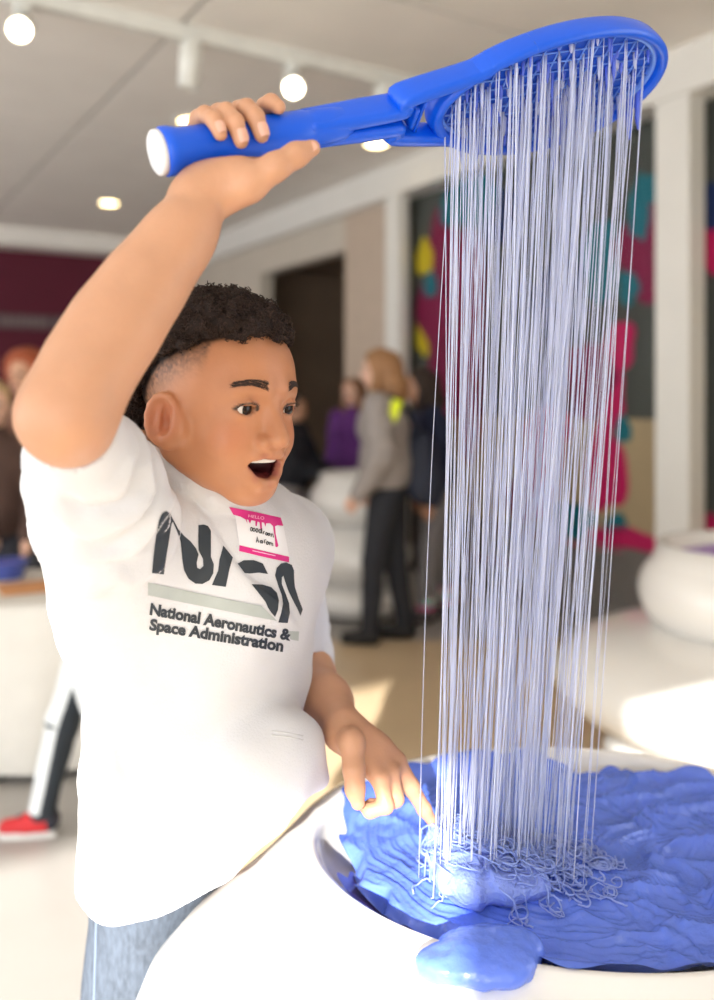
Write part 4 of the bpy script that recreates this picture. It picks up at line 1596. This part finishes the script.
# ================================================================ people further back
def figure(lab, base, f, Ht, skin, hair_c, top_c, leg_c, shoe_c, hair='short', lean=0.0, armL=None, armR=None, step=.06, sleeves=1.0, coat=0.0, res=.0085, group=None, sock=None, bulk=1.0, turn=0.0):
    """one standing person; local axes x = own left, y = forward, z = up, lengths in body heights"""
    f = Vector((f[0], f[1], 0)).normalized(); l = Vector((-f.y, f.x, 0))
    b = Vector((base[0], base[1], 0))
    ft = (f * math.cos(turn) + l * math.sin(turn)); lt_ = Vector((-ft.y, ft.x, 0))

    def q(x, y, z, fr=None):
        k = max(0, z - .50) * lean
        return b + l * (x * Ht) + f * ((y + k) * Ht) + Vector((0, 0, z * Ht))
    person = empty('person', b, lab, 'person', group)
    S_ = Sculpt()
    hc = q(0, .012, .925)
    R = np.array([[lt_[i], ft[i], (0, 0, 1)[i]] for i in range(3)])
    S_.setframe(hc, R)
    h = Ht
    S_.ell((0, -.006 * h, .012 * h), (.047 * h, .058 * h, .054 * h), .02)
    S_.ell((0, .008 * h, -.022 * h), (.040 * h, .044 * h, .050 * h), .02)
    S_.cone((0, .048 * h, .0), (0, .060 * h, -.018 * h), .006 * h, .008 * h, .01)
    S_.cone((-.014 * h, .040 * h, -.040 * h), (.014 * h, .040 * h, -.040 * h), .006 * h, .006 * h, .01)
    for s in (-1, 1):
        S_.ell((s * .019 * h, .056 * h, .0), (.010 * h, .008 * h, .006 * h), .008, 's')
        S_.ell((s * .047 * h, -.004 * h, -.008 * h), (.006 * h, .012 * h, .018 * h), .006)
    S_.setframe()
    S_.cone(q(0, -.008, .80), q(0, -.004, .89), .034 * h, .030 * h, .02)
    S_.ell(q(0, 0, .72), (.075 * h, .075 * h, .12 * h), .02)
    S_.ell(q(0, 0, .55), (.075 * h, .075 * h, .10 * h), .03)
    arms = []
    for s, A in ((1, armL), (-1, armR)):
        sh = q(s * .105, -.005, .800)
        el = q(*(A[0] if A else (s * .135, -.015, .630)))
        wr0 = q(*(A[1] if A else (s * .130, .045, .490)))
        arms.append((sh, el, wr0))
        S_.chain([sh, el, wr0], [.030 * h, .024 * h, .016 * h], .02)
        d = (wr0 - el).normalized(); sd = d.cross(l).normalized() if abs(d.dot(l)) < .9 else d.cross(f).normalized()
        pal = wr0 + d * (.035 * h)
        S_.cone(wr0, pal, .016 * h, .019 * h, .01)
        for k in (-1.5, -.5, .5, 1.5):
            p0 = pal + sd * (k * .009 * h)
            S_.chain([p0, p0 + d * (.024 * h) + l * (-s * .004 * h), p0 + d * (.044 * h - abs(k) * .003 * h) + l * (-s * .012 * h)], [.0068 * h, .0058 * h, .0045 * h], .003)
        S_.chain([wr0 + d * (.012 * h), wr0 + d * (.03 * h) + f * (.022 * h), wr0 + d * (.05 * h) + f * (.026 * h)], [.009 * h, .0075 * h, .005 * h], .004)
    legs = []
    for s in (-1, 1):
        legs.append((q(s * .050, 0, .50), q(s * .052, s * step * .5 + .012, .285), q(s * .055, s * step, .045)))
        S_.chain(list(legs[-1]), [.046 * h, .034 * h, .021 * h], .02)
        S_.cone(legs[-1][2], legs[-1][2] + f * (.075 * h) - Vector((0, 0, .022 * h)), .020 * h, .016 * h, .02)
    lo = b - Vector((.55 * h, .55 * h, -.001)); hi = b + Vector((.55 * h, .55 * h, 1.03 * h))
    V, Fq = S_.mesh(lo, hi, res)
    me = npmesh(V, Fq)
    L = (V - A3(hc)) @ R / h
    c = np.tile(np.array(lin(skin)[:3]), (len(V), 1))
    for s in (-1, 1):
        m_ = (((L[:, 0] - s * .019) / .009) ** 2 + ((L[:, 2]) / .005) ** 2 < 1) & (L[:, 1] > .03)
        c[m_] = lin((40, 28, 24))[:3]
    m_ = ((L[:, 0] / .017) ** 2 + ((L[:, 2] + .040) / .005) ** 2 < 1) & (L[:, 1] > .03)
    c[m_] = lin((150, 84, 78))[:3]
    setcol(me, c)
    link('body', me, m_skin, person)
    key = '_%d_%d_%d' % tuple(top_c)
    # top
    T_ = Sculpt()
    ax_ = [l, f, Vector((0, 0, 1))]
    T_.ell(q(0, .0, .735), (.112 * h * bulk, .080 * h * bulk, .105 * h), .03, axes=ax_)
    T_.ell(q(0, .005, .60 - coat * .25), (.100 * h * bulk, .082 * h * bulk, .12 * h + coat * .3 * h), .06, axes=ax_)
    T_.cone(q(0, -.008, .82), q(0, -.004, .835), .042 * h, .040 * h, .02)
    for sh, el, wr0 in arms:
        if sleeves > .5:
            T_.chain([sh, el, el.lerp(wr0, sleeves - .02)], [.046 * h * bulk, .038 * h * bulk, .030 * h * bulk], .025)
        else:
            T_.cone(sh, sh.lerp(el, .7), .046 * h, .042 * h, .02)
    T_.disp(lambda p: .006 * fbm(p * 11, 2) + .003 * np.sin(40 * p[..., 2] + 4 * fbm(p * 6, 2)), b, 3)
    T_.plane(q(0, 0, .50 - coat), (0, 0, -1), .006)
    V, Fq = T_.mesh(lo, hi, res)
    link('jacket' if coat or bulk > 1 else 'top', npmesh(V, Fq), mat('top' + key, top_c, .85, .08, 20, bump=.15, bscale=90), person)
    # trousers
    G = Sculpt()
    G.ell(q(0, 0, .525), (.088 * h, .074 * h, .07 * h), .02, axes=ax_)
    for a, k_, e in legs:
        G.chain([a, k_, e.lerp(k_, .03)], [.056 * h, .041 * h, .031 * h], .02)
    G.disp(lambda p: .004 * fbm(p * 13, 2), b, 3)
    V, Fq = G.mesh(lo, hi, res)
    tro = link('trousers', npmesh(V, Fq), mat('leg_%d_%d_%d' % tuple(leg_c), leg_c, .8, .08, 30, bump=.15, bscale=120), person)
    for i, (a, k_, e) in enumerate(legs):
        Z = Sculpt()
        Z.cone(Vector((e.x, e.y, .030 * h)) - f * (.012 * h), Vector((e.x, e.y, .022 * h)) + f * (.085 * h), .027 * h, .021 * h, .02)
        Z.cone(Vector((e.x, e.y, .045 * h)), Vector((e.x, e.y, .03 * h)) + f * (.03 * h), .027 * h, .024 * h, .02)
        Z.plane((0, 0, .002), (0, 0, -1), .003)
        V, Fq = Z.mesh(e - Vector((.16, .16, e.z)), e + Vector((.16, .16, .06)), .006)
        link('shoe', npmesh(V, Fq), mat('shoe_%d_%d_%d' % tuple(shoe_c), shoe_c, .6), person)
        if sock:
            for j, sc_ in enumerate(sock):
                p0 = e.lerp(k_, .06 + j * .07); p1 = e.lerp(k_, .06 + (j + 1) * .07)
                MB().tube([p0, p1], .034 * h, 16).build('sock_stripe', mat('sock_%d_%d_%d' % tuple(sc_), sc_, .8), person, smooth=True)
    # hair
    K = Sculpt()
    K.setframe(hc, R)
    K.ell((0, -.010 * h, .018 * h), (.054 * h, .066 * h, .058 * h), .01)
    if hair == 'long':
        K.chain([(0, -.040 * h, .01 * h), (0, -.052 * h, -.06 * h), (0, -.048 * h, -.125 * h)], [.046 * h, .050 * h, .036 * h], .03)
        for s in (-1, 1):
            K.chain([(s * .042 * h, -.01 * h, .0), (s * .046 * h, -.004 * h, -.06 * h), (s * .044 * h, .0, -.105 * h)], [.016 * h, .019 * h, .012 * h], .02)
    elif hair == 'puff':
        K.ell((0, -.012 * h, .022 * h), (.075 * h, .080 * h, .070 * h), .02)
    else:
        K.ell((0, -.034 * h, -.010 * h), (.046 * h, .040 * h, .045 * h), .02)
    K.fn(lambda p: np.minimum(p[..., 1] - .030 * h, -(p[..., 2] - .030 * h)) if False else np.maximum(p[..., 1] - .028 * h - .6 * (np.clip(p[..., 2] / h - .025, 0, .1)) * h, -9.0), (0, 0, 0), 9, .01, 'i')
    K.disp(lambda p: .004 * fbm(p * (60 if hair == 'puff' else 35), 2) + (.002 * np.sin(220 * p[..., 0]) if hair == 'long' else 0), (0, 0, 0), 9)
    K.setframe()
    V, Fq = K.mesh(hc - Vector((.2, .2, .30)), hc + Vector((.2, .2, .22)), .006)
    link('hair', npmesh(V, Fq), mat('hair_%d_%d_%d' % tuple(hair_c), hair_c, .6, .25, 60), person)
    return person, q, tro, legs


TANSK, PALESK = (196, 148, 118), (222, 178, 154)
wx = P(388, 400, 4.95)
woman, wq, _, _ = figure('woman in a grey zip jacket and dark leggings with long light brown hair', (wx.x, 4.95), (-1, .25), 1.64, PALESK, (150, 108, 70), (150, 142, 138), (34, 36, 44), (24, 22, 24), 'long',
       armL=((.14, -.02, .64), (.13, .065, .52)), armR=((-.14, -.01, .64), (-.12, .07, .52)), step=.05, coat=.03, bulk=1.12, lean=.05)
# shoulder bag on her back with a bright tag
bagc = P(420, 462, 4.95)
bag = empty('shoulder_bag', bagc, 'navy shoulder bag with a neon yellow tag on the back of the woman in grey', 'bag')
sb = Sculpt()
sb.ell(bagc, (.095, .075, .17), .03); sb.ell(bagc + Vector((.02, -.02, -.12)), (.10, .08, .12), .05)
sb.disp(lambda p: .006 * fbm(p * 14, 2), bagc, 1)
V, Fq = sb.mesh(bagc - Vector((.2, .2, .32)), bagc + Vector((.2, .2, .25)), .009)
link('bag_body', npmesh(V, Fq), mat('bag_navy', (34, 40, 58), .7, .1, 30), bag)
MB().tube(spline([bagc + Vector((.0, .0, .15)), P(402, 405, 4.86), P(388, 398, 4.82), P(378, 425, 4.80), P(384, 470, 4.83)], 16), .016, 8).build('strap', mat('bag_navy', (34, 40, 58)), bag, smooth=True)
yt = P(394, 411, 4.74)
MB().box((-.028, -.006, -.062), (.028, .006, .062), Matrix.Translation(yt) @ Matrix.Rotation(.35, 4, 'Y')).build('tag', mat('neon_yellow', (222, 236, 20), .5, 0), bag, bevel=.004)

nx_ = P(438, 400, 5.45)
figure('person in a navy coat and grey trousers with rainbow striped socks', (nx_.x, 5.45), (-1, -.1), 1.55, TANSK, (46, 32, 26), (30, 38, 66), (120, 116, 118), (70, 60, 60), 'long', coat=.05, bulk=1.15, lean=.15,
       sock=[(220, 90, 150), (110, 200, 190), (240, 230, 220), (220, 120, 170)])
sx_ = P(298, 400, 6.0)
figure('dark haired child in a black jacket and grey trousers near the doorway', (sx_.x - .06, 6.35), (.9, -.3), 1.40, TANSK, (28, 22, 22), (26, 28, 36), (146, 140, 140), (40, 40, 46), 'short', bulk=1.15,
       armL=((.13, .06, .64), (.09, .17, .60)), armR=((-.13, .06, .64), (-.09, .17, .60)))
px_ = P(354, 400, 6.7)
figure('person in a purple top with light brown hair beside the beige pier', (px_.x, 6.7), (-.6, -.8), 1.52, PALESK, (128, 90, 62), (96, 44, 120), (60, 60, 70), (50, 46, 46), 'long')

# group at the craft table on the maroon side
ox = P(36, 400, 4.7)
figure('person with puffy orange hair and a brown top at the cloth covered table', (ox.x, 4.7), (-.3, -1), 1.60, TANSK, (150, 70, 34), (110, 74, 58), (50, 50, 56), (40, 38, 40), 'puff', lean=.1,
       armL=((.13, .08, .64), (.09, .20, .50)), armR=((-.13, .08, .64), (-.09, .20, .50)))
bx_ = P(-6, 400, 4.1)
figure('tan haired person in a dark brown coat at the cloth covered table', (bx_.x, 4.1), (.4, -1), 1.44, PALESK, (178, 146, 104), (78, 56, 48), (44, 44, 52), (40, 38, 40), 'short', bulk=1.12, lean=.15,
       armL=((.13, .08, .64), (.10, .20, .52)), armR=((-.13, .08, .64), (-.09, .20, .52)))
tx = P(132, 400, 5.3)
figure('person in a tan jacket standing between the maroon wall and the boy', (tx.x, 5.3), (-1, -.3), 1.50, TANSK, (60, 40, 30), (168, 118, 84), (70, 60, 60), (50, 40, 40), 'short', bulk=1.1)

# child with red trainers behind the boy
kx = P(118, 400, 2.85)
kid, kq, ktro, klegs = figure('child in dark track trousers with white side panels and red trainers', (kx.x - .05, 2.72), (-1, -.12), 1.22, TANSK, (40, 30, 26), (210, 208, 204), (40, 48, 56), (206, 40, 46), 'short',
                              step=-.13, lean=-.2, res=.007, armL=((.13, -.09, .66), (.09, -.03, .58)), armR=((-.13, -.09, .66), (-.09, -.03, .58)))
kT = BVHTree.FromPolygons([tuple(ktro.matrix_parent_inverse.inverted() @ ktro.matrix_parent_inverse @ v.co) for v in ktro.data.vertices], [tuple(p.vertices) for p in ktro.data.polygons])
for (a, k_, e) in klegs:
    mb = MB(); rows = []
    for i in range(14):
        c = a.lerp(k_, i / 6.5) if i < 6.5 else k_.lerp(e, (i - 6.5) / 6.5 * .93)
        row = []
        for j in range(7):
            an = math.radians(-92 + j * 16) if True else 0
            d = Vector((math.sin(an) * -1 * -1, -math.cos(an), 0))
            d = Vector((-math.cos(math.radians(8 + j * 14)), -math.sin(math.radians(8 + j * 14)), 0))
            o_ = c + d * .15
            h = kT.ray_cast(o_, -d)[0]
            row.append((h if h else c + d * .04) + d * .002)
        rows.append(row)
    vs = [v for r_ in rows for v in r_]
    mb.add(vs, [(i * 7 + j, i * 7 + j + 1, (i + 1) * 7 + j + 1, (i + 1) * 7 + j) for i in range(13) for j in range(6)])
    mb.build('side_panel', mat('track_white', (226, 230, 232), .7, .03), ktro, smooth=True)
    # pale sole under each trainer
    fk = Vector((-1, -.12, 0)).normalized()
    s0 = Vector((e.x, e.y, 0))
    sd = Vector((-fk.y, fk.x, 0))
    pf = [(-.045, .026), (.0, .030), (.06, .029), (.105, .026), (.128, .012), (.128, -.012), (.105, -.026), (.06, -.029), (.0, -.030), (-.045, -.026)]
    mb = MB()
    mb.add([s0 + fk * x + sd * y + Vector((0, 0, z_)) for z_ in (0, .018) for x, y in pf], [tuple(range(9, -1, -1)), tuple(range(10, 20))] + [(k, (k + 1) % 10, 10 + (k + 1) % 10, 10 + k) for k in range(10)])
    mb.build('sole', mat('sole_white', (232, 230, 226), .6), kid)
    hz = Sculpt()
    hz.ell(s0 - fk * .022 + Vector((0, 0, .045)), (.034, .034, .040), .01)
    hz.ell(s0 + fk * .05 + Vector((0, 0, .052)), (.030, .020, .012), .012)
    hz.plane(s0 + Vector((0, 0, .018)), (0, 0, -1), .002)
    V, Fq = hz.mesh(s0 - Vector((.12, .12, .01)), s0 + Vector((.12, .12, .13)), .005)
    link('trainer_panel', npmesh(V, Fq), mat('trainer_dark', (44, 46, 58), .6), kid)
    MB().tube([Vector((e.x, e.y, .055)), Vector((e.x, e.y, .085))], [.036, .034], 16).build('trainer_collar', mat('trainer_dark', (44, 46, 58), .6), kid, smooth=True)

# ---- cloth covered craft table
A_, B_ = P(-60, 620, 3.1), P(150, 612, 3.25)
zt = .62
tdir = Vector((B_.x - A_.x, B_.y - A_.y, 0)).normalized(); tn = Vector((-tdir.y, tdir.x, 0))
tlen = (Vector((B_.x, B_.y, 0)) - Vector((A_.x, A_.y, 0))).length
ctab = empty('craft_table', Vector((A_.x, A_.y, 0)) + tdir * tlen / 2 + tn * .35, 'long low craft table under a white cloth', 'table')
o2 = Vector((A_.x, A_.y, 0))
M_ = Matrix(((tdir.x, tn.x, 0, o2.x), (tdir.y, tn.y, 0, o2.y), (0, 0, 1, 0), (0, 0, 0, 1)))
MB().box((0, 0.01, zt - .04), (tlen, .69, zt - .004), M_).build('tabletop', mat('table_wood', (150, 130, 110), .6), ctab)
for x in (.06, tlen - .06):
    for y in (.08, .62):
        MB().tube([M_ @ Vector((x, y, 0)), M_ @ Vector((x, y, zt - .03))], .018, 10).build('leg', mat('table_steel', (120, 120, 122), .4), ctab, smooth=True)
# cloth with soft vertical folds
cl = MB(); rows = []
n = 90
per = []
for k in range(n):
    s = k / n * (2 * tlen + 1.4)
    if s < tlen: p, nn_ = Vector((s, 0, 0)), Vector((0, -1, 0))
    elif s < tlen + .7: p, nn_ = Vector((tlen, s - tlen, 0)), Vector((1, 0, 0))
    elif s < 2 * tlen + .7: p, nn_ = Vector((tlen - (s - tlen - .7), .7, 0)), Vector((0, 1, 0))
    else: p, nn_ = Vector((0, .7 - (s - 2 * tlen - .7), 0)), Vector((-1, 0, 0))
    per.append((p, nn_, s))
vs = []
for j, (z_, o_) in enumerate(((zt + .003, -.02), (zt + .001, .004), (zt - .03, .008), (zt - .2, .012), (.3, .018), (.03, .026))):
    for p, nn_, s in per:
        w = o_ + (0 if j < 3 else .012 * (j - 2) / 3 * math.sin(s * 22 + math.sin(s * 5)))
        vs.append(M_ @ (p + nn_ * w + Vector((0, 0, z_))))
fs = [(j * n + k, j * n + (k + 1) % n, (j + 1) * n + (k + 1) % n, (j + 1) * n + k) for j in range(5) for k in range(n)] + [tuple(range(n))]
cl.add(vs, fs)
tag(cl.build('tablecloth', mat('table_cloth', (226, 222, 214), .85, .03, 12), smooth=True), 'white cloth hanging to the floor over the long craft table', 'tablecloth')
# things on it
m_wd = mat('craft_wood', (206, 146, 96), .6, .15, 20, stretch=(1, 6, 1))
bd = MB().box((0, 0, 0), (.42, .16, .018), Matrix.Translation(P(2, 603, 3.28)) @ Matrix.Rotation(.5, 4, 'Z')).build('craft_board', m_wd, bevel=.003)
bd.location.z += zt + .006 - P(2, 603, 3.28).z
tag(bd, 'flat orange brown wooden board on the white tablecloth', 'board')
tub = empty('craft_tub', P(8, 590, 3.62), 'small blue tub of purple slime on the white tablecloth', 'tub')
tub.location.z = zt + .004
tw = tub.location.copy()
MB().lathe([(.001, 0), (.055, 0), (.062, .01), (.075, .07), (.079, .075), (.074, .072), (.06, .014), (.001, .012)], 28, tw).build('tub_body', mat('tub_blue', (70, 84, 160), .4), tub, smooth=True)
MB().lathe([(.001, .058), (.05, .06), (.07, .056), (.06, .03), (.001, .03)], 24, tw).build('tub_slime', mat('tub_purple', (128, 96, 170), .4), tub, smooth=True)

# ---- power lead on the floor
ps = spline([PZ(-40, 800, .008), PZ(0, 778, .008), PZ(30, 770, .008), PZ(60, 766, .008), PZ(95, 764, .008), PZ(140, 770, .008), PZ(190, 756, .008)], 40)
tag(MB().tube(ps, .008, 8).build('power_cable', mat('cable_black', (36, 36, 38), .5), smooth=True), 'black power cable lying on the grey floor', 'cable')
